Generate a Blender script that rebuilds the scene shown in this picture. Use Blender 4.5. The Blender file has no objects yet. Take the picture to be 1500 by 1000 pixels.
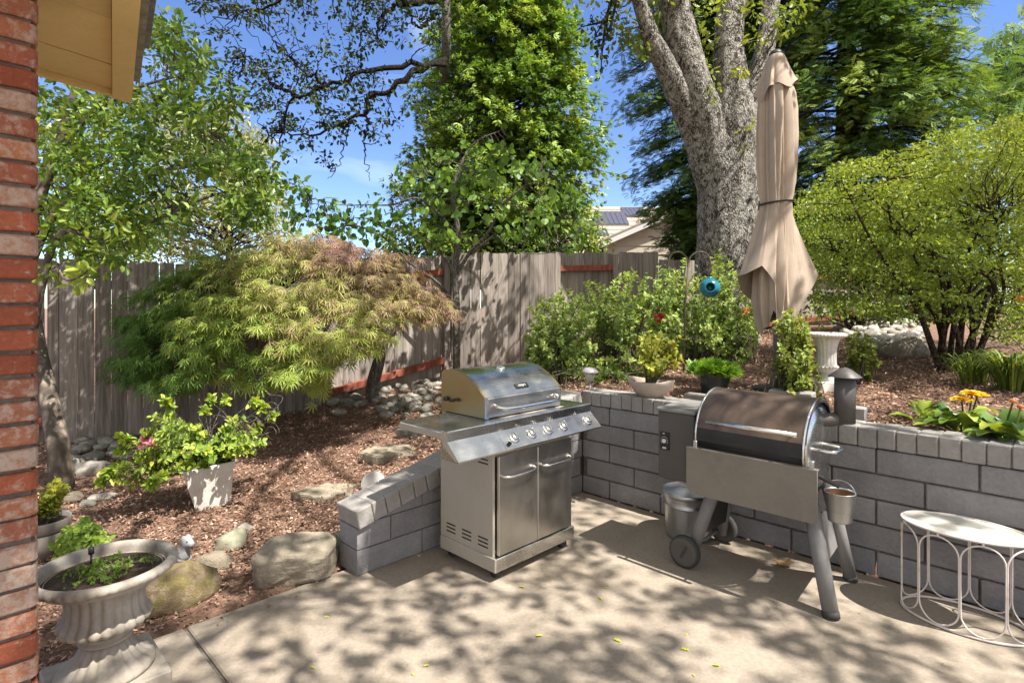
import bpy, bmesh, math, random
import numpy as np
from mathutils import Vector, Matrix, noise as mnoise

random.seed(7)
RNG = np.random.default_rng(11)
sc = bpy.context.scene
COL = sc.collection

# ------------------------------------------------------------------ survey of the yard
F, CX, HY, H = 827.0, 750.0, 449.0, 1.5
def W(px, py, Y):
    return np.array([(px-CX)/F*Y, Y, H-(py-HY)*Y/F])
def G(px, py, z=0.0):
    Y = F*(H-z)/(py-HY)
    return np.array([(px-CX)/F*Y, Y, z])
def A3(*a): return np.array(a, float)
TH = math.radians(-44.8)
U = A3(math.cos(TH), math.sin(TH), 0)        # along the long wall, to the right
N = A3(-math.sin(TH), math.cos(TH), 0)       # behind the long wall
Z = A3(0, 0, 1)
C0 = A3(0.57, 4.58, 0)                       # inside corner of the two walls
def ab(x, y):
    dx, dy = x-C0[0], y-C0[1]
    return dx*U[0]+dy*U[1], dx*N[0]+dy*N[1]
def AB(a, b, z=0):
    return C0 + U*a + N*b + Z*z

# ------------------------------------------------------------------ mesh builder
class MB:
    def __init__(s):
        s.V = []; s.F = []; s.n = 0
    def add(s, v, f, m=0, r=None, smooth=False):
        v = np.asarray(v, float).reshape(-1, 3)
        if r is None: r = RNG.random()
        if isinstance(f, np.ndarray): groups = [f]
        else:
            d = {}
            for t in f: d.setdefault(len(t), []).append(t)
            groups = [np.array(x) for x in d.values()]
        for g in groups:
            rr = np.full(len(g), r) if np.isscalar(r) else np.asarray(r)
            s.F.append((g+s.n, m, rr, smooth))
        s.V.append(v); s.n += len(v)
        return s
    def box(s, c, size, bev=0.0, ex=None, ey=None, ez=None, m=0, r=None):
        v, f = cbox(size, bev)
        s.add(xf(v, c, ex, ey, ez), f, m, r); return s
    def tube(s, path, rad, sides=8, m=0, r=None, caps=True, smooth=True, closed=False):
        v, f = tube(path, rad, sides, caps, closed)
        s.add(v, f, m, r, smooth); return s
    def lathe(s, prof, segs=32, c=(0,0,0), m=0, r=None, smooth=True, mod=None, ex=None, ey=None, ez=None, cap=True):
        v, f = lathe(prof, segs, mod, cap)
        s.add(xf(v, c, ex, ey, ez), f, m, r, smooth); return s
    def prism(s, poly, d0, d1, c=(0,0,0), ex=None, ey=None, ez=None, m=0, r=None, smooth=False):
        # polygon in local (x, z), extruded along local y
        n = len(poly)
        v = [(p[0], d0, p[1]) for p in poly]+[(p[0], d1, p[1]) for p in poly]
        f = [tuple(range(n)), tuple(range(2*n-1, n-1, -1))]
        f += [(i, i+n, (i+1) % n+n, (i+1) % n) for i in range(n)]
        s.add(xf(np.array(v, float), c, ex, ey, ez), f, m, r, smooth); return s
    def build(s, name, mats, parent=None, off=None, fixn=True):
        me = bpy.data.meshes.new(name)
        V = np.concatenate(s.V)
        if off is not None: V = V-np.asarray(off)
        tot = sum(g.shape[0] for g, _, _, _ in s.F)
        loops = np.concatenate([g.ravel() for g, _, _, _ in s.F])
        sizes = np.concatenate([np.full(g.shape[0], g.shape[1]) for g, _, _, _ in s.F])
        me.vertices.add(len(V)); me.vertices.foreach_set('co', V.ravel().astype(np.float32))
        me.loops.add(len(loops)); me.loops.foreach_set('vertex_index', loops.astype(np.int32))
        me.polygons.add(tot)
        st = np.concatenate([[0], np.cumsum(sizes)[:-1]]).astype(np.int32)
        me.polygons.foreach_set('loop_start', st)
        me.update(calc_edges=True)
        me.polygons.foreach_set('material_index', np.concatenate([np.full(g.shape[0], m) for g, m, _, _ in s.F]).astype(np.int32))
        me.polygons.foreach_set('use_smooth', np.concatenate([np.full(g.shape[0], bool(sm)) for g, _, _, sm in s.F]))
        at = me.attributes.new('rnd', 'FLOAT', 'FACE')
        at.data.foreach_set('value', np.concatenate([r for _, _, r, _ in s.F]).astype(np.float32))
        if fixn and tot < 60000:
            bm = bmesh.new(); bm.from_mesh(me); bmesh.ops.recalc_face_normals(bm, faces=bm.faces); bm.to_mesh(me); bm.free()
        me.update()
        for m in (mats if isinstance(mats, (list, tuple)) else [mats]): me.materials.append(m)
        o = bpy.data.objects.new(name, me); COL.objects.link(o)
        if parent is not None: o.parent = parent
        return o

def xf(v, c, ex=None, ey=None, ez=None):
    c = np.asarray(c, float)
    if ex is None: return v+c
    ex = np.asarray(ex, float)
    if ez is None: ez = Z
    if ey is None: ey = np.cross(ez, ex)
    return c+v[:, :1]*ex+v[:, 1:2]*ey+v[:, 2:3]*ez

_cb = {}
def cbox(size, bev):
    sx, sy, sz = [x/2 for x in size]
    if bev <= 0:
        v = np.array([(x, y, z) for z in (-sz, sz) for y in (-sy, sy) for x in (-sx, sx)])
        return v, np.array([(0,2,3,1),(4,5,7,6),(0,1,5,4),(2,6,7,3),(0,4,6,2),(1,3,7,5)])
    b = min(bev, sx*.9, sy*.9, sz*.9)
    v = []
    for z in (-1, 1):
        for y in (-1, 1):
            for x in (-1, 1):
                X, Y, Q = x*sx, y*sy, z*sz
                v += [(X, Y-y*b, Q-z*b), (X-x*b, Y, Q-z*b), (X-x*b, Y-y*b, Q)]
    f = []
    k = lambda x, y, z, a: ((z*2+y)*2+x)*3+a
    for a in (0, 1):
        f.append([k(a,0,0,0), k(a,1,0,0), k(a,1,1,0), k(a,0,1,0)])
        f.append([k(0,a,0,1), k(1,a,0,1), k(1,a,1,1), k(0,a,1,1)])
        f.append([k(0,0,a,2), k(1,0,a,2), k(1,1,a,2), k(0,1,a,2)])
    for a in (0, 1):
        for c in (0, 1):
            f.append([k(0,a,c,1), k(1,a,c,1), k(1,a,c,2), k(0,a,c,2)])
            f.append([k(a,0,c,0), k(a,1,c,0), k(a,1,c,2), k(a,0,c,2)])
            f.append([k(a,c,0,0), k(a,c,1,0), k(a,c,1,1), k(a,c,0,1)])
    for z in (0, 1):
        for y in (0, 1):
            for x in (0, 1): f.append([k(x,y,z,0), k(x,y,z,1), k(x,y,z,2)])
    return np.array(v), [tuple(t) for t in f]

def tube(path, rad, sides=8, caps=True, closed=False):
    P = np.asarray(path, float); n = len(P)
    R = np.full(n, rad, float) if np.isscalar(rad) else np.interp(np.linspace(0, 1, n), np.linspace(0, 1, len(rad)), rad)
    if closed: T = np.roll(P, -1, 0)-np.roll(P, 1, 0)
    else: T = np.gradient(P, axis=0)
    T /= np.linalg.norm(T, axis=1)[:, None]+1e-12
    ref = A3(0, 0, 1) if abs(T[0][2]) < .9 else A3(1, 0, 0)
    a = np.cross(T[0], ref); a /= np.linalg.norm(a)
    ang = np.linspace(0, 2*np.pi, sides, endpoint=False)
    V = []
    for i in range(n):
        a = a-T[i]*np.dot(a, T[i]); a /= np.linalg.norm(a)+1e-12
        b = np.cross(T[i], a)
        V.append(P[i]+R[i]*(np.cos(ang)[:, None]*a+np.sin(ang)[:, None]*b))
    V = np.concatenate(V)
    f = []
    for i in range(n if closed else n-1):
        j = (i+1) % n
        for k in range(sides):
            l = (k+1) % sides
            f.append((i*sides+k, i*sides+l, j*sides+l, j*sides+k))
    if caps and not closed:
        f.append(tuple(range(sides-1, -1, -1))); f.append(tuple(range((n-1)*sides, n*sides)))
    return V, f

def lathe(prof, segs=32, mod=None, cap=True):
    ang = np.linspace(0, 2*np.pi, segs, endpoint=False)
    V = []
    for i, (r, z) in enumerate(prof):
        rr = np.full(segs, float(r)) if mod is None else r*mod(ang, z, i)
        V.append(np.stack([rr*np.cos(ang), rr*np.sin(ang), np.full(segs, z)], 1))
    V = np.concatenate(V); f = []
    for i in range(len(prof)-1):
        for k in range(segs):
            l = (k+1) % segs
            f.append((i*segs+k, i*segs+l, (i+1)*segs+l, (i+1)*segs+k))
    if cap:
        if prof[0][0] > 1e-6: f.append(tuple(range(segs-1, -1, -1)))
        if prof[-1][0] > 1e-6: f.append(tuple(range((len(prof)-1)*segs, len(prof)*segs)))
    return V, f

def smooth_path(pts, n=24):
    P = np.asarray(pts, float)
    if len(P) < 3: return np.array([P[0]+(P[-1]-P[0])*t for t in np.linspace(0, 1, n)])
    Q = np.vstack([2*P[0]-P[1], P, 2*P[-1]-P[-2]])
    out = []
    m = len(P)-1
    for t in np.linspace(0, m, n):
        i = min(int(t), m-1); u = t-i
        p0, p1, p2, p3 = Q[i], Q[i+1], Q[i+2], Q[i+3]
        out.append(.5*((2*p1)+(-p0+p2)*u+(2*p0-5*p1+4*p2-p3)*u*u+(-p0+3*p1-3*p2+p3)*u**3))
    return np.array(out)

# ------------------------------------------------------------------ naming / tagging
def tag(o, label=None, cat=None, group=None, kind=None):
    if label: o['label'] = label
    if cat: o['category'] = cat
    if group: o['group'] = group
    if kind: o['kind'] = kind
    return o
def thing(name, label, cat, org, ex=None, group=None):
    o = bpy.data.objects.new(name, None); COL.objects.link(o)
    ex = A3(1, 0, 0) if ex is None else np.asarray(ex, float)
    ey = np.cross(Z, ex)
    M = Matrix.Identity(4)
    for i in range(3):
        M[i][0], M[i][1], M[i][2], M[i][3] = ex[i], ey[i], Z[i], org[i]
    o.matrix_world = M
    o.empty_display_size = .1
    return tag(o, label, cat, group)

# ------------------------------------------------------------------ materials
def newmat(name):
    m = bpy.data.materials.new(name); m.use_nodes = True
    nt = m.node_tree; nt.nodes.clear()
    out = nt.nodes.new('ShaderNodeOutputMaterial')
    return m, nt, out
def nd(nt, typ, **kw):
    n = nt.nodes.new(typ)
    for k, v in kw.items():
        if k in n.inputs.keys() if isinstance(k, str) else False: n.inputs[k].default_value = v
        else: setattr(n, k, v)
    return n
def L(nt, a, b): nt.links.new(a, b)
def ramp(nt, fac, stops, interp='LINEAR'):
    r = nt.nodes.new('ShaderNodeValToRGB'); r.color_ramp.interpolation = interp
    e = r.color_ramp.elements
    while len(e) < len(stops): e.new(.5)
    for i, (p, c) in enumerate(stops):
        e[i].position = p; e[i].color = (*c, 1) if len(c) == 3 else c
    L(nt, fac, r.inputs[0]); return r.outputs[0]
def coords(nt, stretch=(1, 1, 1), kind='Object'):
    t = nt.nodes.new('ShaderNodeTexCoord'); mp = nt.nodes.new('ShaderNodeMapping')
    mp.inputs['Scale'].default_value = stretch
    L(nt, t.outputs[kind], mp.inputs[0]); return mp.outputs[0]
def noise(nt, vec, scale, detail=6, rough=.6, dist=0.0):
    n = nt.nodes.new('ShaderNodeTexNoise')
    n.inputs['Scale'].default_value = scale; n.inputs['Detail'].default_value = detail
    n.inputs['Roughness'].default_value = rough; n.inputs['Distortion'].default_value = dist
    L(nt, vec, n.inputs['Vector']); return n.outputs[0]
def attr(nt, name='rnd'):
    a = nt.nodes.new('ShaderNodeAttribute'); a.attribute_name = name; return a.outputs['Fac']
def math_(nt, op, a, b=None):
    n = nt.nodes.new('ShaderNodeMath'); n.operation = op
    for i, x in enumerate((a, b)):
        if x is None: continue
        if isinstance(x, (int, float)): n.inputs[i].default_value = x
        else: L(nt, x, n.inputs[i])
    return n.outputs[0]
def madd(nt, a, b, c):
    n = nt.nodes.new('ShaderNodeMath'); n.operation = 'MULTIPLY_ADD'
    L(nt, a, n.inputs[0]); n.inputs[1].default_value = b; n.inputs[2].default_value = c
    return n.outputs[0]
def mixc(nt, fac, a, b, mode='MIX'):
    n = nt.nodes.new('ShaderNodeMix'); n.data_type = 'RGBA'; n.blend_type = mode
    if isinstance(fac, (int, float)): n.inputs[0].default_value = fac
    else: L(nt, fac, n.inputs[0])
    for i, x in ((6, a), (7, b)):
        if isinstance(x, tuple): n.inputs[i].default_value = (*x, 1)
        else: L(nt, x, n.inputs[i])
    return n.outputs[2]
def hsv(nt, col, val=None, hue=None, sat=None):
    n = nt.nodes.new('ShaderNodeHueSaturation')
    L(nt, col, n.inputs['Color'])
    for k, x in (('Value', val), ('Hue', hue), ('Saturation', sat)):
        if x is None: continue
        if isinstance(x, (int, float)): n.inputs[k].default_value = x
        else: L(nt, x, n.inputs[k])
    return n.outputs[0]
def bumpn(nt, h, strength, dist=.01):
    b = nt.nodes.new('ShaderNodeBump'); b.inputs['Strength'].default_value = strength; b.inputs['Distance'].default_value = dist
    L(nt, h, b.inputs['Height']); return b.outputs[0]
def principled(nt, out, col, rough=.7, metal=0, normal=None, spec=.5):
    p = nt.nodes.new('ShaderNodeBsdfPrincipled')
    if isinstance(col, tuple): p.inputs['Base Color'].default_value = (*col, 1)
    else: L(nt, col, p.inputs['Base Color'])
    if isinstance(rough, (int, float)): p.inputs['Roughness'].default_value = rough
    else: L(nt, rough, p.inputs['Roughness'])
    p.inputs['Metallic'].default_value = metal
    p.inputs['Specular IOR Level'].default_value = spec
    if normal is not None: L(nt, normal, p.inputs['Normal'])
    if out is not None: L(nt, p.outputs[0], out.inputs[0])
    return p
def mottle(name, stops, scale=6, detail=7, rough=.8, metal=0, bump=.3, bscale=40, bdist=.01, rv=.15, stretch=(1,1,1), spec=.4, dist=0, orand=0, fine=.25):
    m, nt, out = newmat(name)
    v = coords(nt, stretch)
    if orand:
        oi = nt.nodes.new('ShaderNodeObjectInfo')
        mp = nt.nodes.new('ShaderNodeVectorMath'); mp.operation = 'ADD'
        sv = nt.nodes.new('ShaderNodeVectorMath'); sv.operation = 'SCALE'; sv.inputs[0].default_value = (37, 51, 23)
        L(nt, oi.outputs['Random'], sv.inputs['Scale']); L(nt, v, mp.inputs[0]); L(nt, sv.outputs[0], mp.inputs[1]); v = mp.outputs[0]
    n1 = noise(nt, v, scale, detail, .62, dist)
    c = ramp(nt, n1, stops)
    n2 = noise(nt, v, bscale, 5, .65)
    val = madd(nt, n2, fine*2, 1-fine)
    if rv: val = math_(nt, 'MULTIPLY', val, madd(nt, attr(nt), 2*rv, 1-rv))
    if orand: val = math_(nt, 'MULTIPLY', val, madd(nt, oi.outputs['Random'], 2*orand, 1-orand))
    c = hsv(nt, c, val)
    principled(nt, out, c, rough, metal, bumpn(nt, n2, bump, bdist) if bump else None, spec)
    return m
def leafmat(name, stops, trans=.35, rough=.45, spec=.35, tint=(1.25, 1.2, .5)):
    m, nt, out = newmat(name)
    c = ramp(nt, attr(nt), stops)
    p = principled(nt, None, c, rough, 0, None, spec)
    t = nt.nodes.new('ShaderNodeBsdfTranslucent')
    L(nt, mixc(nt, 1.0, c, tint, 'MULTIPLY'), t.inputs[0])
    mx = nt.nodes.new('ShaderNodeMixShader'); mx.inputs[0].default_value = trans
    L(nt, p.outputs[0], mx.inputs[1]); L(nt, t.outputs[0], mx.inputs[2]); L(nt, mx.outputs[0], out.inputs[0])
    return m

# ------------------------------------------------------------------ leaves
SHAPES = {
 'oval': ([(0,0,0),(.35,.5,.1),(.75,.36,.06),(1,0,-.06),(.75,-.36,.06),(.35,-.5,.1)], [(0,1,2,3),(0,3,4,5)]),
 'diamond': ([(0,0,0),(.45,.5,.05),(1,0,0),(.45,-.5,.05)], [(0,1,2,3)]),
 'lance': ([(0,0,0),(.3,.5,.05),(1,0,-.12),(.3,-.5,.05)], [(0,1,2,3)]),
 'heart': ([(0,0,0),(-.1,.28,.04),(.2,.55,.08),(.6,.42,.03),(1,0,-.1),(.6,-.42,.03),(.2,-.55,.08),(-.1,-.28,.04)], [(0,1,2,3,4),(0,4,5,6,7)]),
 'lobed': ([(0,0,0),(.2,.35,.05),(.35,.2,.03),(.5,.5,.06),(.62,.22,.02),(.8,.4,.03),(1,0,-.05),(.8,-.4,.03),(.62,-.22,.02),(.5,-.5,.06),(.35,-.2,.03),(.2,-.35,.05)],
           [(0,1,2,3,4,5,6),(0,6,7,8,9,10,11)]),
}
def _palm():
    v, f = [], []
    for a, l in ((-95,.45),(-62,.72),(-30,.92),(0,1.0),(30,.92),(62,.72),(95,.45)):
        a = math.radians(a); ca, sa = math.cos(a), math.sin(a); w = .048
        b = len(v)
        for s_, t_ in ((0,0),(.45*l, w),(l, 0),(.45*l, -w)):
            v.append((s_*ca-t_*sa, s_*sa+t_*ca, -.32*s_*s_)); 
        f.append((b, b+1, b+2, b+3))
    return v, f
SHAPES['palm'] = _palm()
def _frond(n=7, w=.16, ll=.34):
    v, f = [], []
    for i in range(n):
        s0 = .08+.9*i/n; l = ll*(1-.55*abs(i/n-.35)); 
        for sg in (-1, 1):
            b = len(v); a = math.radians(48); ca, sa = math.cos(a), math.sin(a)*sg
            for q, t in ((0,0),(.5*l, w*.36),(l, 0),(.5*l, -w*.36)):
                v.append((s0+q*ca-t*sa, q*sa+t*ca, -.12*s0*s0-.1*q*q))
            f.append((b, b+1, b+2, b+3))
    return v, f
SHAPES['frond'] = _frond()
SHAPES['frond5'] = _frond(5, .2, .42)
SHAPES['ffrond'] = _frond(9, .3, .22)
def _tuft():
    v, f = [], []; rg = np.random.default_rng(3)
    for i in range(11):
        a = rg.uniform(-1.0, 1.0); e = rg.uniform(-.55, .75); l = rg.uniform(.6, 1.0)
        d = A3(math.cos(a)*math.cos(e), math.sin(a)*math.cos(e), math.sin(e)); t = np.cross(A3(0, 0, 1), d); t /= np.linalg.norm(t); w = .11
        b = len(v)
        for q in (d*0, d*.5*l+t*w, d*l, d*.5*l-t*w): v.append(tuple(q))
        f.append((b, b+1, b+2, b+3))
    return v, f
def unit(v): return v/(np.linalg.norm(v, axis=-1, keepdims=True)+1e-9)
SHAPES['tuft'] = _tuft()
def leaves(mb, P, D, Nr, Ln, Wd, shape='oval', m=0, rnd=None, rng=RNG):
    P = np.asarray(P, float); n = len(P)
    if n == 0: return
    D = unit(D); T = unit(np.cross(Nr, D)); Nn = np.cross(D, T)
    sv, sf = SHAPES[shape]; sv = np.array(sv, float); k = len(sv)
    Ln = np.broadcast_to(Ln, n)[:, None, None]; Wd = np.broadcast_to(Wd, n)[:, None, None]
    V = P[:, None, :]+D[:, None, :]*sv[None, :, 0:1]*Ln+T[:, None, :]*sv[None, :, 1:2]*Wd+Nn[:, None, :]*sv[None, :, 2:3]*Ln
    base = np.arange(n)*k
    if rnd is None: rnd = rng.random(n)
    d = {}
    for t in sf: d.setdefault(len(t), []).append(t)
    first = True
    for g in d.values():
        g = np.array(g)
        fa = (base[:, None, None]+g[None]).reshape(-1, g.shape[1])
        rr = np.repeat(rnd, len(g))
        if first: mb.add(V.reshape(-1, 3), fa, m, rr, False); off = mb.n-len(V)*k; first = False
        else: mb.F.append((fa+off, m, rr, False))
def rdir(n, rng=RNG): return unit(rng.normal(size=(n, 3)))
def cluster(mb, c, r, n, ln, wd, shape='oval', m=0, droop=.3, up=.6, shell=.45, rng=RNG, base_r=None, rspread=.5, flat=1.0, out=None):
    """n leaves in an ellipsoidal clump"""
    c = np.asarray(c, float); r = np.broadcast_to(r, 3)
    d = rdir(n, rng); P = c+d*r*(rng.random((n, 1))**shell)
    D = unit(d*.8+rng.normal(size=(n, 3))*.6+A3(0, 0, -droop)+(0 if out is None else out))
    Nr = unit(rng.normal(size=(n, 3))*.55*flat+A3(0, 0, up)+d*.25)
    s = .5+.85*rng.random(n)
    rn = (rng.random(n)*rspread+(rng.random() if base_r is None else base_r)*(1-rspread))
    leaves(mb, P, D, Nr, ln*s, wd*s, shape, m, rn, rng)
def limb(mb, a, b, r0, r1, sag=0.0, jit=.08, seg=8, sides=6, m=0, rng=RNG, smooth=True):
    a, b = np.asarray(a, float), np.asarray(b, float)
    l = np.linalg.norm(b-a); t = np.linspace(0, 1, seg)[:, None]
    P = a+(b-a)*t+A3(0, 0, 1)*sag*np.sin(np.pi*t)*l
    P[1:-1] += rng.normal(size=(seg-2, 3))*jit*l*.35
    mb.tube(P, [r0, r1], sides, m, smooth=smooth); return P
def poly_sample(poly, n, rng=RNG):
    poly = np.array(poly, float); lo, hi = poly.min(0), poly.max(0); out = []
    x, y = poly[:, 0], poly[:, 1]; x2, y2 = np.roll(x, -1), np.roll(y, -1)
    while len(out) < n:
        p = lo+(hi-lo)*rng.random(2)
        c = ((y > p[1]) != (y2 > p[1])) & (p[0] < (x2-x)*(p[1]-y)/(y2-y+1e-9)+x)
        if c.sum() % 2: out.append(p)
    return np.array(out)
# ------------------------------------------------------------------ materials of the place
M = {}
def brick_mat():
    m, nt, out = newmat('worn brick'); v = coords(nt)
    c = ramp(nt, attr(nt), [(0, (.25,.07,.037)), (.25, (.35,.10,.05)), (.5, (.27,.105,.065)), (.7, (.40,.16,.085)), (1, (.32,.19,.14))])
    n1 = noise(nt, v, 60, 7, .65, .5); c = hsv(nt, c, madd(nt, n1, .9, .55))
    # old whitewash left in patches
    n2 = noise(nt, v, 34, 8, .72, .3)
    w = math_(nt, 'ADD', n2, madd(nt, attr(nt, 'rnd'), .16, -.06))
    wf = ramp(nt, w, [(.505, (0,0,0)), (.64, (.72,.72,.72))])
    c = mixc(nt, wf, c, (.46,.37,.31))
    n3 = noise(nt, v, 120, 4, .6)
    h = math_(nt, 'ADD', n3, n2)
    principled(nt, out, c, .85, 0, bumpn(nt, h, .7, .004), .3); return m
M['brick'] = brick_mat()
M['mortar'] = mottle('old mortar', [(.3, (.16,.12,.10)), (.7, (.26,.20,.16))], 40, bump=.6, bscale=150, bdist=.004)
M['soffit'] = mottle('ochre painted wood', [(.3, (.66,.50,.22)), (.7, (.74,.57,.27))], 9, bump=.15, bscale=60, rough=.6, stretch=(1,1,1), fine=.1, rv=.04)
M['shingle'] = mottle('weathered shingle', [(.3, (.17,.16,.15)), (.7, (.30,.29,.27))], 30, bump=.6, bscale=90)
def concrete_mat():
    m, nt, out = newmat('broom finished concrete'); v = coords(nt)
    n1 = noise(nt, v, .9, 6, .6, .3)
    c = ramp(nt, n1, [(.3, (.215,.178,.140)), (.5, (.275,.232,.185)), (.72, (.232,.188,.142))])
    n2 = noise(nt, v, 7, 6, .65); c = hsv(nt, c, madd(nt, n2, .30, .85))
    n3 = noise(nt, v, 52, 6, .78); c = hsv(nt, c, madd(nt, n3, 1.1, .45))
    n4 = noise(nt, v, 3.1, 5, .62, .6); c = mixc(nt, ramp(nt, n4, [(.58, (0,0,0)), (.72, (.45,.45,.45))]), c, (.17,.13,.095))
    vo = nt.nodes.new('ShaderNodeTexVoronoi'); vo.inputs['Scale'].default_value = 58; L(nt, v, vo.inputs[0])
    pit = ramp(nt, vo.outputs[0], [(.04, (.62,.62,.62)), (.16, (1,1,1))]); c = mixc(nt, 1.0, c, pit, 'MULTIPLY')
    principled(nt, out, c, .85, 0, bumpn(nt, n3, .35, .003), .3); return m
M['concrete'] = concrete_mat()
M['mulch'] = mottle('bark mulch ground', [(.28, (.10,.058,.04)), (.5, (.20,.118,.08)), (.72, (.29,.175,.125))], 14, bump=1, bscale=45, bdist=.03, rough=.95, rv=0, fine=.5)
def chip_mat():
    m, nt, out = newmat('bark chips')
    c = ramp(nt, attr(nt), [(0, (.07,.038,.025)), (.3, (.20,.108,.072)), (.55, (.31,.195,.14)), (.8, (.46,.31,.23)), (.93, (.53,.36,.27)), (1, (.62,.48,.38))])
    v = coords(nt); c = hsv(nt, c, madd(nt, noise(nt, v, 60, 4), .8, .6))
    principled(nt, out, c, .9, 0, None, .25); return m
M['chip'] = chip_mat()
M['block'] = mottle('grey painted block', [(.3, (.165,.158,.163)), (.5, (.215,.206,.21)), (.66, (.255,.244,.245)), (.8, (.32,.308,.306))], 4, bump=.7, bscale=48, bdist=.010, rv=.11, fine=.30, rough=.75)
M['blockjoint'] = mottle('dirty joint', [(.3, (.10,.084,.073)), (.7, (.19,.164,.144))], 20, bump=.3, rv=0)
M['cap'] = mottle('grey painted cap brick', [(.3, (.22,.205,.192)), (.62, (.285,.267,.25)), (.78, (.38,.358,.335))], 8, bump=.5, bscale=50, bdist=.008, rv=.10, fine=.25, rough=.75)
def wood_mat(name, stops, rv=.22):
    m, nt, out = newmat(name)
    t = nt.nodes.new('ShaderNodeTexCoord'); mp = nt.nodes.new('ShaderNodeMapping'); mp.inputs['Scale'].default_value = (1, 1, .06)
    ad = nt.nodes.new('ShaderNodeCombineXYZ'); L(nt, math_(nt, 'MULTIPLY', attr(nt), 53.), ad.inputs[2])
    va = nt.nodes.new('ShaderNodeVectorMath'); va.operation = 'ADD'
    L(nt, t.outputs['Object'], mp.inputs[0]); L(nt, mp.outputs[0], va.inputs[0]); L(nt, ad.outputs[0], va.inputs[1]); v = va.outputs[0]
    n1 = noise(nt, v, 38, 6, .62, .4); n2 = noise(nt, v, 3.5, 4, .6); n3 = noise(nt, v, 160, 3, .6)
    s = math_(nt, 'ADD', math_(nt, 'MULTIPLY', n1, .6), math_(nt, 'MULTIPLY', n2, .4))
    c = ramp(nt, s, stops)
    c = hsv(nt, c, math_(nt, 'MULTIPLY', madd(nt, n3, .35, .82), madd(nt, attr(nt), 2*rv, 1-rv)))
    principled(nt, out, c, .85, 0, bumpn(nt, math_(nt, 'ADD', n1, n3), .5, .006), .25); return m
M['fence'] = wood_mat('weathered fence board', [(.36, (.13,.107,.092)), (.5, (.25,.215,.19)), (.64, (.36,.318,.287))])
M['rail'] = wood_mat('red brown stained rail', [(.36, (.14,.045,.03)), (.5, (.24,.075,.048)), (.64, (.32,.11,.07))], .12)
M['rock'] = mottle('river rock', [(.25, (.12,.115,.10)), (.5, (.22,.205,.175)), (.75, (.35,.31,.26))], 5, bump=.5, bscale=30, bdist=.01, orand=.42, rv=0)
M['palerock'] = mottle('sun bleached rock', [(.25, (.26,.235,.20)), (.5, (.36,.325,.28)), (.75, (.45,.41,.36))], 5, bump=.5, bscale=30, orand=.25, rv=0)
M['flag'] = mottle('tan flagstone', [(.25, (.17,.14,.10)), (.5, (.28,.235,.175)), (.75, (.37,.32,.245))], 7, bump=.8, bscale=22, bdist=.02, dist=1.2, rv=0, orand=.12)
def mossy():
    m, nt, out = newmat('mossy boulder'); v = coords(nt)
    n1 = noise(nt, v, 7, 7, .65, .6); n2 = noise(nt, v, 4.5, 6, .6)
    c = ramp(nt, n1, [(.3, (.11,.078,.045)), (.5, (.21,.155,.09)), (.7, (.30,.245,.17))])
    c = mixc(nt, ramp(nt, n2, [(.48, (0,0,0)), (.62, (.6,.6,.6))]), c, (.15,.14,.03))
    n3 = noise(nt, v, 45, 6, .65); c = hsv(nt, c, madd(nt, n3, .7, .65))
    principled(nt, out, c, .9, 0, bumpn(nt, n3, .8, .012), .2); return m
M['mossy'] = mossy()
M['greenrock'] = mottle('green grey rock', [(.25, (.16,.17,.12)), (.5, (.26,.26,.19)), (.75, (.36,.32,.22))], 5, bump=.5, bscale=30, rv=0)

# ------------------------------------------------------------------ world and sun
w = bpy.data.worlds.new('World'); sc.world = w; w.use_nodes = True
nt = w.node_tree; nt.nodes.clear()
SUN = unit(A3(.50, -.35, 1.02)); EL = math.asin(SUN[2]); AZ = math.atan2(SUN[0], SUN[1])
SKYV, SKYH, SKYS = .66, .512, 1.12; FILL_CLOUD = (3.75, 3.72, 3.72)
sky = nt.nodes.new('ShaderNodeTexSky'); sky.sky_type = 'NISHITA'; sky.sun_disc = False
sky.sun_elevation = EL; sky.sun_rotation = AZ; sky.altitude = 900; sky.air_density = 1.0; sky.dust_density = .15; sky.ozone_density = 3.0
tc = nt.nodes.new('ShaderNodeTexCoord'); mp = nt.nodes.new('ShaderNodeMapping'); mp.inputs['Scale'].default_value = (1.2, 1.2, 4.5); mp.inputs['Location'].default_value = (3.2, 1.4, 0)
L(nt, tc.outputs['Generated'], mp.inputs[0])
cl = noise(nt, mp.outputs[0], 2.4, 7, .55, .4)
cf = ramp(nt, cl, [(.56, (0,0,0)), (.80, (.35,.35,.35))])
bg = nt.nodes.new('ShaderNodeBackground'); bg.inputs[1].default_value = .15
# fill cloud added overhead and behind the camera to lift shade; garden keeps wisps
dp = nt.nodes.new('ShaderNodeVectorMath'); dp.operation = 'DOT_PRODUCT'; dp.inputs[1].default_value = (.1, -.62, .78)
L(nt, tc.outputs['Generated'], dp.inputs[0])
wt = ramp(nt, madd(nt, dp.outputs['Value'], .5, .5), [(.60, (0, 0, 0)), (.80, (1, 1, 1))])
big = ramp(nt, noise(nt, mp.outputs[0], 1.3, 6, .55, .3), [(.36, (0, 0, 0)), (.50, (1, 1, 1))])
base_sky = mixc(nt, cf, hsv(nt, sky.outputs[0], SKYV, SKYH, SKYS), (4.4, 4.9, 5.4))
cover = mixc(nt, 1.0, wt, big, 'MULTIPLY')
L(nt, mixc(nt, cover, base_sky, FILL_CLOUD), bg.inputs[0])
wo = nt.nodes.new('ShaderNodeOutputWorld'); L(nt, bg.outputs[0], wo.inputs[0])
sl = bpy.data.lights.new('sun', 'SUN'); sl.energy = 5.0; sl.angle = math.radians(.53); sl.color = (1, .945, .86)
so = bpy.data.objects.new('sun', sl); COL.objects.link(so)
so.rotation_euler = Vector(SUN).to_track_quat('Z', 'Y').to_euler(); so.location = (4, -3, 12)
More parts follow.
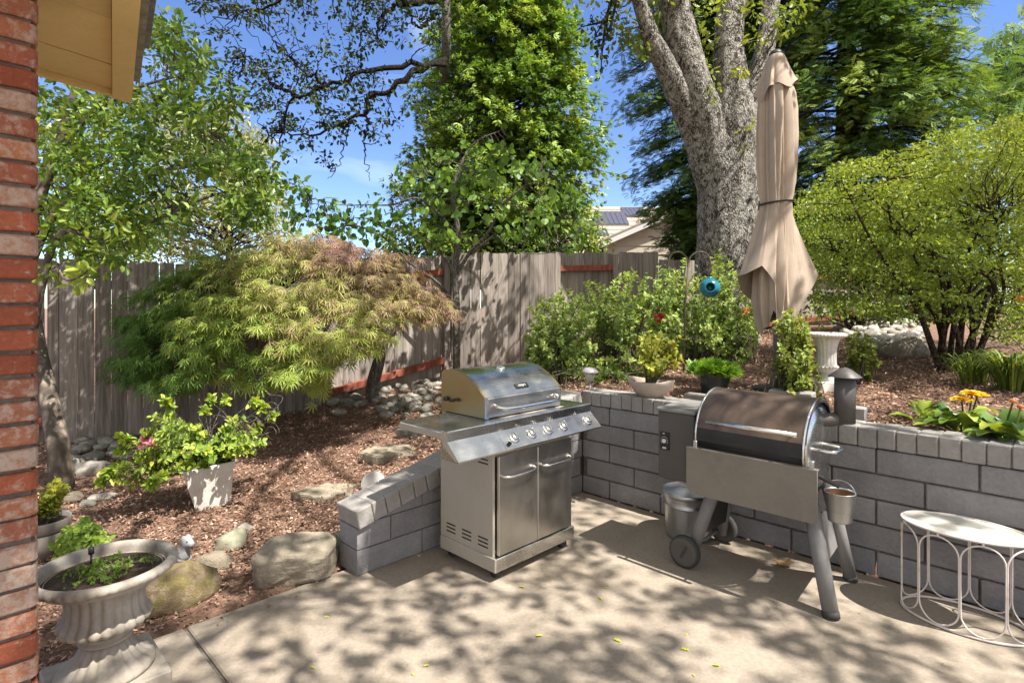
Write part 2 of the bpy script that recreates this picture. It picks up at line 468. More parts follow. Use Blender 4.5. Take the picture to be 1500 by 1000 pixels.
cam = bpy.data.cameras.new('camera'); co = bpy.data.objects.new('camera', cam); COL.objects.link(co)
co.location = (0, 0, H); co.rotation_euler = (math.pi/2, 0, 0)
cam.sensor_width = 36; cam.lens = 36*F/1500; cam.shift_y = -(500-HY)/1500; cam.clip_start = .05; cam.clip_end = 2000
sc.camera = co
vs = sc.view_settings; sc.display_settings.display_device = 'sRGB'
vs.view_transform = 'Standard'; vs.look = 'None'; vs.gamma = 1; vs.use_curve_mapping = False; vs.exposure = 1.28
sc.cycles.max_bounces = 8; sc.cycles.diffuse_bounces = 4; sc.cycles.transmission_bounces = 6; sc.cycles.transparent_max_bounces = 8
sc.cycles.use_denoising = True
try: sc.cycles.denoiser = 'OPENIMAGEDENOISE'
except Exception: pass

# ------------------------------------------------------------------ terrain
CP = np.array([
 (-.93,3.25,.03),(-1.5,2.75,.0),(-1.9,2.3,0),(-1.2,3.04,.01),(-2.4,1.7,0),(-4.4,5.6,.15),(-3,3.5,.03),(-2.13,4.05,.06),(-1.745,7.04,.36),(-.87,7.9,.50),(.05,8.4,.60),(1.8,9,.85),
 (-.95,3.4,.10),(-.5,3.85,.27),(0,4.35,.5),(.4,4.75,.72),(-1.07,4.9,.22),(-1.38,4.24,.1),(.8,4.8,.76),(2,3.4,.76),(3,2.4,.76),(4.5,1,.76),(2.2,4.7,.80),(3.5,5,.87),(3,7,.97),(1.0,7,.80),(5,9,1.15),(.5,5.9,.72),
 (-6,4,.12),(-7,8,.3),(8,5,1.0),(9,10,1.2),(-3,7,.22),(-2.4,6,.22),(-3.5,5,.1),(0,12,.8),(5,13,1.2),(-6,12,.4),(-.4,6,.45)])
def tps(X, Y):
    def K(d2): return np.where(d2 > 1e-9, d2*np.log(d2+1e-12), 0)
    P = CP[:, :2]; n = len(P)
    if not hasattr(tps, 'w'):
        d2 = ((P[:, None]-P[None])**2).sum(-1); Q = np.hstack([np.ones((n, 1)), P])
        A = np.block([[K(d2)+.05*np.eye(n), Q], [Q.T, np.zeros((3, 3))]])
        tps.w = np.linalg.solve(A, np.concatenate([CP[:, 2], np.zeros(3)]))
    X = np.asarray(X, float); Y = np.asarray(Y, float)
    d2 = (X[..., None]-P[:, 0])**2+(Y[..., None]-P[:, 1])**2
    return K(d2)@tps.w[:n]+tps.w[n]+tps.w[n+1]*X+tps.w[n+2]*Y
def terr(X, Y):
    X = np.asarray(X, float); Y = np.asarray(Y, float)
    z = tps(np.clip(X, -9, 10), np.clip(Y, .5, 14))
    far = np.clip((np.maximum(np.abs(X-.5)-8, Y-12))/6, 0, 1)
    return z*(1-far)+.9*far
def TZ(x, y): return float(terr(x, y))
def onT(px, py):
    """where the ray through a pixel meets the garden soil"""
    Y = 1.5
    while Y < 30:
        p = W(px, py, Y)
        if p[2] <= TZ(p[0], p[1]): break
        Y += .02
    return np.array([p[0], p[1], TZ(p[0], p[1])])
def build_ground():
    xs = np.concatenate([np.linspace(-150, -12, 14), np.arange(-9, 9.01, .1), np.linspace(12, 150, 14)])
    ys = np.concatenate([np.linspace(-60, -4, 8), np.arange(-3, 14.01, .1), np.linspace(17, 260, 16)])
    X, Y = np.meshgrid(xs, ys); Zt = terr(X, Y)
    Zt += np.array([[mnoise.noise((x*2.3, y*2.3, 0))*.018 for x in xs] for y in ys])
    a, b = ab(X, Y)
    Zt = np.where((a > -.09) & (b < .09), -.3, Zt)
    Zt = np.where((a <= -.09) & (a > -.25) & (b < -2.0), np.minimum(Zt, .012), Zt)
    nx, ny = len(xs), len(ys)
    i = np.arange(nx-1)[None]+np.arange(ny-1)[:, None]*nx
    f = np.stack([i, i+1, i+1+nx, i+nx], -1).reshape(-1, 4)
    mb = MB(); mb.add(np.stack([X, Y, Zt], -1).reshape(-1, 3), f, 0, .5, True)
    o = mb.build('garden_soil', M['mulch'], fixn=False); tag(o, 'bare reddish brown bark mulch soil of the sloping garden beds', 'ground', None, 'structure')
    # the concrete patio, in two pours with an open joint
    mb = MB()
    for b0, b1 in ((-2.845, 0), (-9, -2.86)):
        c = AB((-.13+9)/2, (b0+b1)/2, -.06)
        mb.box(c, (9.13, b1-b0, .12), .007, U, N)
    mb.box(AB(4.4, -2.8525, -.04), (9.1, .03, .05), 0, U, N, m=1)
    o = mb.build('patio', [M['concrete'], M['blockjoint']]); tag(o, 'tan concrete patio slab with an open joint', 'patio', None, 'structure')
build_ground()

def chips():
    rng = np.random.default_rng(5); mb = MB()
    n = 130000
    # denser where the bed lies near and open
    def put(px, py):
        pass
    X = rng.uniform(-5.0, 4.6, n*2); Y = rng.uniform(2.0, 9.2, n*2)
    a, b = ab(X, Y)
    ok = ~((a > -.138) & (b < .20)) & ~((a > -.21) & (b > -2.04) & (b < .2))
    ok |= (rng.random(n*2) < .025) & (a > -.19) & (a < -.02) & (b < -2.0)
    d = np.hypot(X, Y); ok &= rng.random(n*2) < np.clip(4.2/d, 0, 1)**1.5
    X, Y = X[ok], Y[ok]
    px_, py_ = rng.uniform(-1.3, 3.2, 330), rng.uniform(1.9, 4.5, 330); aa, bb = ab(px_, py_); dw = rng.random(190); ax_, bx_ = rng.uniform(0, 3.2, 190), -.008-.10*dw**3; px_ = np.concatenate([px_, C0[0]+U[0]*ax_+N[0]*bx_]); py_ = np.concatenate([py_, C0[1]+U[1]*ax_+N[1]*bx_]); aa, bb = ab(px_, py_); kk = (aa > -.1) & (bb < -.005); npat = int(kk.sum())
    X, Y = np.concatenate([X, px_[kk]]), np.concatenate([Y, py_[kk]]); m = len(X)
    a, b = ab(X, Y); Zt = np.where((a > -.15) & (b < 0), .001, terr(X, Y)+rng.uniform(0, .022, m))+rng.uniform(.003, .006, m)
    D = unit(np.concatenate([rng.normal(size=(m, 2)), rng.normal(size=(m, 1))*.35], 1)); Nr = unit(rng.normal(size=(m, 3))*.45+A3(0, 0, 1))
    ln = rng.uniform(.008, .032, m)*(1+.10*np.hypot(X, Y)/3); 
    ln[m-npat:] *= rng.uniform(.12, .5, npat); D[m-npat:, 2] = 0; Nr[m-npat:] = A3(0, 0, 1)
    leaves(mb, np.stack([X, Y, Zt], 1), D, Nr, ln, ln*rng.uniform(.25, .6, m), 'diamond', 0, np.clip(rng.beta(2, 2.2, m), 0, 1), rng)
    o = mb.build('mulch_chips', M['chip'], fixn=False); tag(o, 'loose reddish bark chips spread over the garden beds', 'mulch', None, 'stuff')
chips()
# ------------------------------------------------------------------ brick pillar
def pillar():
    rng = np.random.default_rng(3)
    A = A3((57-CX)/F*1.65, 1.65, 0)
    t = thing('brick_pillar', 'worn red brick pillar with traces of whitewash at the corner of the house', 'pillar', A, N)
    mb = MB(); mb.box((-.5, .2, 1.3), (.968, .364, 2.6), .0, m=1)
    h = .0685
    for i in range(38):
        z = i*h+.034
        cuts = [0, -.10, -.31, -.52, -.73, -.94, -1.0] if i % 2 else [0, -.205, -.415, -.625, -.835, -1.0]
        for j in range(len(cuts)-1):
            x1, x0 = cuts[j]-(.005 if j else 0), cuts[j+1]+.005
            dy = rng.uniform(-.003, .003); dz = rng.uniform(-.002, .002)
            r = rng.random()
            v, f = cbox((x1-x0, .40, .0565+rng.uniform(-.003, .002)), .006)
            v = v.copy()
            if j == 0:
                # the outer corner of the pillar is worn round
                e = v[:, 0] > (x1-x0)/2-.03
                vv, ff = brick_round(x1-x0, .40, .0565, .024)
                v, f = vv, ff
            mb.add(xf(v+rng.normal(size=v.shape)*.0008, A3((x0+x1)/2, .2+dy, z+dz)), f, 0, r)
    mb.build('bricks', [M['brick'], M['mortar']], t)
def brick_round(L_, D, Hh, rad):
    # plan outline with rounded right-front corner; chamfered top and bottom edges
    pts = [(-L_/2, D/2), (-L_/2, -D/2)]
    for k in range(7):
        a = -math.pi/2+k/6*math.pi/2
        pts.append((L_/2-rad+rad*math.cos(a), -D/2+rad+rad*math.sin(a)))
    pts += [(L_/2, D/2)]
    pts = np.array(pts); c = pts.mean(0); b = .005; n = len(pts)
    ins = pts.copy(); d = unit(pts-c); ins = pts-d*b*1.2
    V = np.concatenate([np.c_[ins, np.full(n, -Hh/2)], np.c_[pts, np.full(n, -Hh/2+b)], np.c_[pts, np.full(n, Hh/2-b)], np.c_[ins, np.full(n, Hh/2)]])
    f = [tuple(range(n-1, -1, -1)), tuple(range(3*n, 4*n))]
    for l in range(3):
        f += [(l*n+i, l*n+(i+1) % n, (l+1)*n+(i+1) % n, (l+1)*n+i) for i in range(n)]
    return V, f
pillar()

# ------------------------------------------------------------------ roof corner
def roof():
    zs = 2.5
    K = A3((181-CX)/F*(F*(zs-H)/(HY-145)), F*(zs-H)/(HY-145), zs)
    ea = unit(A3(.577, -.817, 0)); eb = unit(A3(-.536, -.844, 0))
    t = thing('roof_eave', 'ochre painted roof eave with grey shingle edge above the brick pillar', 'roof eave', K, A3(1, 0, 0))
    def quad(a0, a1, b0, b1, z0, z1, mb, m=0, r=None):
        P = [ea*a0+eb*b0, ea*a1+eb*b0, ea*a1+eb*b1, ea*a0+eb*b1]
        V = [p+A3(0, 0, z0) for p in P]+[p+A3(0, 0, z1) for p in P]
        mb.add(np.array(V), [(0,1,2,3),(4,5,6,7),(0,1,5,4),(1,2,6,5),(2,3,7,6),(3,0,4,7)], m, r)
    mb = MB(); Lb = 2.6
    cuts = [.0, .33, .80, 1.27, 1.74, 2.2]
    for i in range(5): quad(cuts[i]+.004, cuts[i+1]-.004, .05, Lb, .03+.002*(i % 2), .06, mb)
    quad(.0, 2.3, .0, Lb, .0605, .075, mb, 1)
    mb.build('soffit', [M['soffit'], M['shingle']], t)
    mb = MB(); quad(-.0, 2.3, -.035, .048, -.012, .15, mb); mb.build('rake_board', M['soffit'], t)
    mb = MB(); quad(-.035, -.001, -.035, Lb, .005, .12, mb); mb.build('fascia', M['soffit'], t)
    mb = MB()
    for i, (a0, off) in enumerate(((.03, .035), (.40, .06), (.9, .08))): quad(a0, 2.3, -.036-off, -.036-.002, .09+.035*i, .112+.035*i, mb)
    quad(-.05, 2.3, -.03, Lb, .152, .175, mb)
    mb.build('shingle_edge', M['shingle'], t)
roof()

# ------------------------------------------------------------------ block walls
def clip(poly, f):
    out = []
    for i in range(len(poly)):
        p, q = poly[i], poly[(i+1) % len(poly)]; fp, fq = f(p), f(q)
        if fp <= 0: out.append(p)
        if fp*fq < 0:
            s_ = fp/(fp-fq); out.append((p[0]+(q[0]-p[0])*s_, p[1]+(q[1]-p[1])*s_))
    return out
def walls():
    rng = np.random.default_rng(8)
    t = thing('retaining_wall', 'low grey painted block wall with brick cap behind the smoker', 'wall', C0, U)
    mb = MB(); hc, bl = .1425, .446
    LW = 6.0
    mb.box((LW/2, .105, .355), (LW, .17, .70), 0, m=1)
    for i in range(5):
        x = (-.30 if i % 2 == 0 else -.30-bl/2)+.12
        while x < LW:
            x0, x1 = max(x, 0.004), min(x+bl-.009, LW)
            if x1-x0 > .03:
                mb.box(((x0+x1)/2, .10+rng.uniform(-.0015, .0015), i*hc+hc/2), (x1-x0, .20, hc-.009), .006)
            x += bl
    mb.build('blocks', [M['block'], M['blockjoint']], t)
    mb = MB(); w_ = .094; x = .004; mb.box((LW/2, .105, .760), (LW-.05, .200, .09), 0, m=1); mb.box((LW/2, .105, .810), (LW-.05, .198, .0165), 0, r=.5)
    while x < LW:
        ww = w_*rng.uniform(.93, 1.05)
        mb.box((x+ww/2, .10+rng.uniform(-.004, .004), .7685+rng.uniform(-.0025, .0025)), (ww-.006, .215, .107), .0045); x += ww
    mb.build('brick_cap', [M['cap'], M['blockjoint']], t)
    # sloping return wall behind the gas grill
    LE = 2.03; E = C0-N*LE
    t = thing('retaining_wall', 'short grey block wall with sloping brick cap behind the gas grill', 'wall', E, N)
    top = lambda x: .263+.222*x
    mb = MB()
    core = [(.012, 0), (LE-.005, 0), (LE-.005, top(LE)-.01), (.012, top(0)-.01)]
    mb.prism(core, .012, .18, m=1)
    for i in range(6):
        x = (-.0 if i % 2 == 0 else -bl/2)
        while x < LE:
            x0, x1 = max(x, 0), min(x+bl-.008, LE-.002)
            if x1-x0 > .03:
                p = [(x0, i*hc+.004), (x1, i*hc+.004), (x1, i*hc+hc-.004), (x0, i*hc+hc-.004)]
                p = clip(p, lambda q: q[1]-top(q[0])+.004)
                if len(p) > 2: mb.prism(p, rng.uniform(0, .003), .195)
            x += bl
    mb.build('blocks', [M['block'], M['blockjoint']], t)
    mb = MB(); a = math.atan(.222); ex = A3(math.cos(a), 0, math.sin(a)); ez = A3(-math.sin(a), 0, math.cos(a)); s_ = 0
    Ls = LE/math.cos(a); 
    mb.box(A3(LE/2, .10, top(LE/2))+ez*.050, (Ls-.04, .20, .085), 0, ex, A3(0, 1, 0), ez, m=1); mb.box(A3(LE/2, .09, top(LE/2))+ez*.0968, (Ls-.04, .205, .0165), 0, ex, A3(0, 1, 0), ez, r=.5)
    while s_ < Ls-.03:
        ww = min(w_*rng.uniform(.95, 1.12), Ls-s_)
        mb.box(A3(0, .09+rng.uniform(-.004, .004), top(0))+ex*(s_+ww/2)+ez*(.055+rng.uniform(-.002, .002)), (ww-.006, .225, .107), .0045, ex, A3(0, 1, 0), ez); s_ += ww
    mb.build('brick_cap', [M['cap'], M['blockjoint']], t)
walls()

# ------------------------------------------------------------------ fences
def on_line(px, p0, p1):
    k = (px-CX)/F; d = p1-p0
    s_ = (k*p0[1]-p0[0])/(d[0]-k*d[1]); return p0+d*s_
def fence(label, P0, P1, posts, panels, zt, zb, seed, skew=0, extra_rail=None):
    """posts: distances; panels: (d0, d1, boards in front?)  zt/zb: functions of distance"""
    rng = np.random.default_rng(seed)
    ex = unit(P1-P0); t = thing('wooden_fence', label, 'fence', A3(P0[0], P0[1], 0), ex)
    for d0, d1, front in panels:
        mb = MB(); x = d0
        while x < d1-.03:
            bw = .138*rng.uniform(.94, 1.04); x1 = min(x+bw, d1)
            gap = .003 if rng.random() < .86 else rng.uniform(.007, .013)
            y = -.052 if front else .052
            y += rng.uniform(-.003, .003); zz = rng.uniform(-.012, .010); q = .012
            xm = (x+x1)/2
            b0, b1_ = zb(xm), zt(xm)+zz
            p = [(x, b0), (x1-gap, b0), (x1-gap, b1_-q), (x1-gap-q, b1_), (x+q, b1_), (x, b1_-q)]
            tilt = rng.uniform(-.002, .002)
            p = [(a+tilt*c, c) for a, c in p]
            mb.prism(p, y-.009, y+.009, r=rng.random()); x = x1
        mb.build('board_panel', M['fence'], t)
        for fz in (.22, None):
            mb = MB()
            z0, z1 = ((zt(d0)-.24, zt(d1)-.24) if fz is None else (zb(d0)+.22, zb(d1)+.22))
            v, f = cbox((d1-d0, .075, .09), .004); v = v.copy(); v[:, 2] += np.where(v[:, 0] < 0, z0, z1); v[:, 0] += (d0+d1)/2
            mb.add(v, f, 0, rng.random()); mb.build('rail', M['rail'], t)
    for d in posts:
        mb = MB(); mb.box((d, 0, (zt(d)-.03+zb(d)-.15)/2), (.09, .09, zt(d)-.03-zb(d)+.15), .005); mb.build('post', M['fence'], t)
    return t
PA, PB = A3(-4.4, 5.6, 0), A3(-1.04, 7.83, 0)
q = lambda px: float(np.linalg.norm(on_line(px, PA, PB)-P0))
P0 = on_line(-60, PA, PB); d62, d465, d658 = q(62), q(465), q(658)
P1 = on_line(658, PA, PB); dgate = q(88)
fence('tall weathered board fence behind the red laceleaf maple', P0, P1, (dgate-.05, d465, d658-.05),
      [(0, dgate-.12, False), (dgate, d465, True), (d465+.05, d658-.1, False)],
      lambda d: 1.96 if d < d465 else 1.96+(d-d465)/(d658-d465)*.28,
      lambda d: .16 if d < d465 else .18+(d-d465)/(d658-d465)*.37, 4)
Q0 = A3((661-CX)/F*8.15, 8.15, 0); Q1 = A3((963-CX)/F*9.0, 9.0, 0); Q2 = Q0+(Q1-Q0)*2.6
q = lambda px: float(np.linalg.norm(on_line(px, Q0, Q1)-Q0))
d757, d820, d898, d963 = q(757), q(820), q(898), q(963); dE = float(np.linalg.norm(Q2-Q0))
fence('grey weathered board fence behind the leafy green bushes', Q0, Q1, (d757, d898+.03, d963+1.9),
      [(0, d757-.045, True), (d757+.045, d820, True), (d820+.002, d898, False), (d898+.075, d963, True), (d963+.002, d963+1.85, True), (d963+1.95, dE, False)],
      lambda d: 2.27+.03*d if d < d963 else 2.25, lambda d: .56+.08*d, 9)

# ------------------------------------------------------------------ neighbour's house
def house():
    t = thing('neighbor_house', 'distant beige house with solar panels showing above the back fence', 'house', A3(5, 25, 0))
    o = A3(5, 25, 0)
    wallm = mottle('cream lap siding', [(.3, (.34,.30,.235)), (.7, (.40,.36,.29))], 3, bump=0, rv=0)
    roofm = mottle('tan concrete tiles', [(.3, (.29,.25,.19)), (.7, (.38,.33,.26))], 30, bump=.5, rv=.1)
    wht = mottle('white trim paint', [(.3, (.52,.52,.51)), (.7, (.58,.58,.57))], 4, bump=0, rv=0, fine=.05)
    pan = newmat('solar glass'); principled(pan[1], pan[2], (.06,.06,.085), .4, 0, None, .35); pan = pan[0]
    # main roof plane rising away from the yard
    e0 = W(800, 372, 24)-o; e1 = W(1120, 372, 24)-o; r0 = W(800, 303, 29)-o; r1 = W(1120, 303, 29)-o
    mb = MB(); rows = 11
    for i in range(rows):
        a0, a1 = e0+(r0-e0)*i/rows, e1+(r1-e1)*i/rows; b0, b1 = e0+(r0-e0)*(i+1)/rows, e1+(r1-e1)*(i+1)/rows
        lift = A3(0, 0, .06)
        mb.add(np.array([a0+lift, a1+lift, b1, b0, a0, a1]), [(0,1,2,3), (4,5,1,0)], 0, RNG.random())
    mb.add(np.array([r0, r1, r1+A3(0,5,-2), r0+A3(0,5,-2)]), [(0,1,2,3)], 0, .5)
    mb.build('tiled_roof', roofm, t)
    def onroof(px, py):
        # intersect the pixel ray with the roof plane
        nrm = np.cross(e1-e0, r0-e0); d = W(px, py, 1.0)-A3(0, 0, H); s_ = np.dot(nrm, e0+o-A3(0, 0, H))/np.dot(nrm, d)
        return A3(0, 0, H)+d*s_-o
    up = unit(np.cross(e1-e0, r0-e0)); up = up*np.sign(up[2])
    for quad, n in ((((872,331),(922,331),(914,312),(862,312)), 7), (((918,319),(946,319),(938,306),(908,306)), 5), (((872,347),(893,347),(888,337),(866,337)), 3)):
        c = [onroof(*p) for p in quad]; mb = MB()
        for i in range(n):
            s0, s1 = (i+.04)/n, (i+.93)/n
            A_ = [c[0]+(c[1]-c[0])*s0, c[0]+(c[1]-c[0])*s1, c[3]+(c[2]-c[3])*s1, c[3]+(c[2]-c[3])*s0]
            Vq = np.array([p+up*.10 for p in A_]+[p+up*.06 for p in A_])
            mb.add(Vq, [(0,1,2,3),(4,5,6,7),(0,1,5,4),(1,2,6,5),(2,3,7,6),(3,0,4,7)], 0)
        fr = [p+up*.05 for p in c]+[p+up*.01 for p in c]
        mb.add(np.array(fr), [(0,1,2,3),(4,5,6,7),(0,1,5,4),(1,2,6,5),(2,3,7,6),(3,0,4,7)], 1)
        mb.build('solar_panel', [pan, wht], t)
    # projecting gable
    ap = W(1030, 296, 22)-o; lf = W(884, 360, 22)-o; rt = W(1176, 360, 22)-o; base = A3(0, 0, -1.2)
    mb = MB(); zlo = lf[2]; n = 16; zb = .8
    poly = np.array([ap, lf, A3(lf[0], lf[1], zb), A3(rt[0], rt[1], zb), rt])
    nb = 14; zz = np.linspace(zb, ap[2], nb+1)
    for i in range(nb):
        def hw(z):
            if z <= zlo: return lf[0], rt[0]
            s_ = (z-zlo)/(ap[2]-zlo); return lf[0]+(ap[0]-lf[0])*s_, rt[0]+(ap[0]-rt[0])*s_
        a0, a1 = hw(zz[i]); b0, b1 = hw(zz[i+1]); y = lf[1]
        mb.add(np.array([(a0, y-.03, zz[i]), (a1, y-.03, zz[i]), (b1, y, zz[i+1]), (b0, y, zz[i+1]), (a0, y, zz[i]), (a1, y, zz[i])]), [(0,1,2,3), (4,5,1,0)], 0, RNG.random())
    mb.build('siding_wall', wallm, t)
    mb = MB()
    for p, q_ in ((lf, ap), (ap, rt)):
        d = unit(q_-p); nn = A3(-d[2], 0, d[0]); nn = nn*np.sign(nn[2])
        mb.box((p+q_)/2+A3(0, -.25, 0)+nn*.08, (np.linalg.norm(q_-p)+.5, .06, .22), 0, d, A3(0, 1, 0), nn)
    mb.build('rake_trim', wht, t)
    mb = MB()
    for p, q_ in ((lf, ap), (ap, rt)):
        d = unit(q_-p); nn = A3(-d[2], 0, d[0]); nn = nn*np.sign(nn[2])
        mb.box((p+q_)/2+A3(0, 2, 0)+nn*.22, (np.linalg.norm(q_-p)+.6, 4.6, .06), 0, d, A3(0, 1, 0), nn)
    mb.build('gable_roof', roofm, t)
house()
# ------------------------------------------------------------------ metals, paints
def steel(name, col, rough, streak=(1, 1, .04), bump=.06, metal=1.0, amt=.25, scale=60):
    m, nt, out = newmat(name); v = coords(nt, streak)
    n1 = noise(nt, v, scale*3, 3, .6); v2 = coords(nt); n2 = noise(nt, v2, 6, 6, .6, .5)
    r = math_(nt, 'ADD', madd(nt, n2, amt*1.2, rough-amt*.6), madd(nt, n1, .14, -.07))
    c = hsv(nt, ramp(nt, n2, [(.2, tuple(x*.82 for x in col)), (.8, col)]), madd(nt, n1, .18, .91))
    principled(nt, out, c, r, metal, bumpn(nt, n1, bump, .002)); return m
M['steel'] = steel('brushed stainless steel', (.70,.69,.67), .25, (.04, 1, 1))
M['steelv'] = steel('smudged stainless door', (.58,.56,.53), .34, (1, 1, .04))
M['lidside'] = steel('brown tinted steel', (.34,.26,.13), .42)  # brown that the dull metal mirrors is put into its colour
M['beige'] = mottle('grey beige enamel', [(.3, (.33,.295,.24)), (.7, (.385,.345,.285))], 3, bump=.05, rough=.45, rv=0, fine=.05)
M['chrome'] = steel('bright handle steel', (.78,.76,.73), .20, amt=.1)
M['black'] = mottle('black paint', [(.3, (.012,.012,.012)), (.7, (.025,.024,.023))], 8, bump=.1, rough=.5, rv=0)
M['rubber'] = mottle('dark rubber', [(.3, (.03,.03,.03)), (.7, (.055,.052,.05))], 20, bump=.2, rough=.8, rv=0)
M['galv'] = steel('galvanised zinc', (.55,.56,.57), .42, (1,1,1), .15, 1.0, .35, 12)
M['darkpaint'] = mottle('dark grey powder coat', [(.3, (.060,.055,.050)), (.7, (.080,.073,.066))], 4, bump=.12, bscale=220, bdist=.001, rough=.48, rv=.05, fine=.08)
M['shelfpaint'] = mottle('dusty bronze grey powder coat', [(.3, (.15,.134,.112)), (.7, (.20,.178,.148))], 3, bump=.15, bscale=60, bdist=.002, rough=.42, rv=.03, fine=.14, dist=1.0)
M['legpaint'] = mottle('dusty grey leg paint', [(.3, (.15,.145,.14)), (.7, (.21,.20,.195))], 6, bump=.15, bscale=150, bdist=.001, rough=.5, rv=.05)
def bronze():
    m, nt, out = newmat('smoked bronze lid'); v = coords(nt)
    n1 = noise(nt, v, 4, 7, .65, .8)
    c = ramp(nt, n1, [(.3, (.075,.052,.040)), (.55, (.15,.105,.08)), (.75, (.22,.16,.125))])
    n2 = noise(nt, v, 160, 3, .6)
    principled(nt, out, hsv(nt, c, madd(nt, n2, .3, .85)), madd(nt, n1, .35, .26), .55, bumpn(nt, n2, .12, .002)); return m
M['bronze'] = bronze()
def fnt(text, size, mat, name, parent, org, ex, ey, ez=None):
    cu = bpy.data.curves.new('lettering', 'FONT'); cu.body = text; cu.size = size; cu.align_x = 'CENTER'; cu.align_y = 'CENTER'; cu.extrude = .0006
    o = bpy.data.objects.new('tmp', cu); COL.objects.link(o)
    bpy.context.view_layer.update()
    me = bpy.data.meshes.new_from_object(o.evaluated_get(bpy.context.evaluated_depsgraph_get()))
    bpy.data.objects.remove(o)
    ex, ey = np.asarray(ex, float), np.asarray(ey, float); ez = np.cross(ex, ey)
    for v in me.vertices: v.co = Vector(A3(*org)+ex*v.co.x+ey*v.co.y+ez*v.co.z)
    me.materials.clear(); me.materials.append(mat)
    q_ = bpy.data.objects.new(name, me); COL.objects.link(q_); q_.parent = parent; return q_

# ------------------------------------------------------------------ gas grill
def gas_grill():
    t = thing('gas_grill', 'stainless steel gas grill cart with its lid closed', 'grill', GO, GEX)
    Wd, D = .66, .47
    mb = MB(); mb.box((Wd/2, D/2-.012, .095), (Wd+.012, D+.03, .075), .004); mb.build('base_skirt', M['steel'], t)
    mb = MB(); mb.box((-.005, D/2-.02, .095), (.014, D+.005, .074), .002); mb.build('skirt_side', M['beige'], t)
    mb = MB(); mb.box((.008, D/2, .43), (.018, D-.01, .60), .003); mb.box((Wd-.008, D/2, .43), (.018, D-.01, .60), .003)
    mb.box((Wd/2, D-.01, .43), (Wd-.04, .012, .60), 0); mb.box((Wd/2, D/2, .15), (Wd-.04, D-.03, .01), 0)
    cab = mb.build('cabinet', M['beige'], t)
    for zc in (.655, .195):
        for yc in (.085, .225, .365):
            mb = MB()
            for k in (-1, 0, 1): mb.box((-.0005, yc, zc+k*.022), (.004, .082, .0085), .001)
            mb.build('louver_vent', M['black'], cab)
    for x0, x1, hx in ((.022, .333, (.04, .30)), (.337, .648, (.36, .625))):
        mb = MB(); mb.box(((x0+x1)/2, -.010, .41), (x1-x0, .022, .545), .004); d = mb.build('door', M['steelv'], t)
        mb = MB(); a, b = hx
        mb.tube(smooth_path([(a, -.02, .575), (a+.006, -.045, .573), (a+.04, -.062, .570), ((a+b)/2, -.066, .570), (b-.04, -.062, .570), (b-.006, -.045, .573), (b, -.02, .575)], 30), .0075, 10)
        mb.build('handle', M['chrome'], d)
    mb = MB(); mb.box((Wd/2, .02, .705), (Wd-.03, .03, .05), 0); mb.box((Wd/2, D/2, .77), (Wd-.004, D-.03, .20), .004); mb.build('firebox', M['beige'], t)
    # control panel: lip, sloping fascia
    x0, x1 = -.335, .845
    prof = [(.03, .8735), (-.012, .8735), (-.018, .868), (-.018, .822), (-.105, .738), (-.100, .729), (.03, .729)]
    def extr(a, b, prof, mb, m=0):
        n = len(prof); V = [(a, y, z) for y, z in prof]+[(b, y, z) for y, z in prof]
        mb.add(np.array(V), [tuple(range(n)), tuple(range(2*n-1, n-1, -1))]+[(i, (i+1) % n, (i+1) % n+n, i+n) for i in range(n)], m)
    mb = MB()
    for a, b in ((x0, -.001), (.001, Wd-.001), (Wd+.001, x1)): extr(a, b, prof, mb)
    cp = mb.build('control_panel', M['steel'], t)
    dn = unit(A3(0, -.084, .087)); du = A3(0, .087/.1209, .084/.1209)  # outward normal / up along the fascia
    pc = A3(0, -.0615, .780)
    for kx in (.095, .235, .375, .515, .755):
        o_ = pc+A3(kx, 0, 0); exx = A3(1, 0, 0)
        mb = MB(); mb.lathe([(.033, .0), (.033, .005), (.029, .009), (.023, .010)], 24, o_, 0, ex=exx, ey=du, ez=dn)
        mb.lathe([(.022, .008), (.021, .020), (.0195, .022)], 20, o_, 1, ex=exx, ey=du, ez=dn)
        mb.box(o_+dn*.026, (.012, .040, .020), .004, exx, du, dn, m=0); mb.build('knob', [M['chrome'], M['steel']], cp)
    mb = MB(); mb.lathe([(.011, 0), (.011, .012), (.008, .015)], 14, pc+A3(.035, 0, 0)-du*.03, 0, ex=A3(1,0,0), ey=du, ez=dn); mb.build('igniter_button', M['black'], cp)
    # side shelves
    for a, b, nm in ((x0, -.008, 'side_shelf'), (Wd+.008, x1, 'side_burner_shelf')):
        mb = MB(); mb.box(((a+b)/2, .215, .857), (b-a, .37, .030), .005)
        s_ = mb.build(nm, M['steel'], t)
        e = a-.001 if a < 0 else b+.001
        mb = MB(); mb.box((e+(.004 if a < 0 else -.004), .20, .846), (.012, .395, .036), .003); mb.prism([(0, 0), (0, 0)], 0, 0) if 0 else None
        extr(e, e+(.006 if a < 0 else -.006), [(.03, .8725), (-.0165, .8725), (-.0165, .823), (-.103, .738), (-.08, .735), (.02, .80)], mb)
        mb.build('shelf_end', M['beige'], s_)
    # lid
    lp = [(.075, .877), (.073, .992)]
    ctrl = smooth_path([(.073, .992, 0), (.16, 1.062, 0), (.27, 1.113, 0), (.37, 1.128, 0), (.44, 1.118, 0)], 18)
    lp += [(p[0], p[1]) for p in ctrl[1:]]+[(.455, 1.10), (.46, .877)]
    mb = MB(); n = len(lp); xa, xb = .016, .640
    V = [(xa, y, z) for y, z in lp]+[(xb, y, z) for y, z in lp]
    mb.add(np.array(V[:]), [(i, i+1, i+1+n, i+n) for i in range(1, n-1)], 0, smooth=True)
    mb.add(np.array(V[:]), [(0, 1, 1+n, n)], 0)
    lid = mb.build('lid', [M['steel']], t)
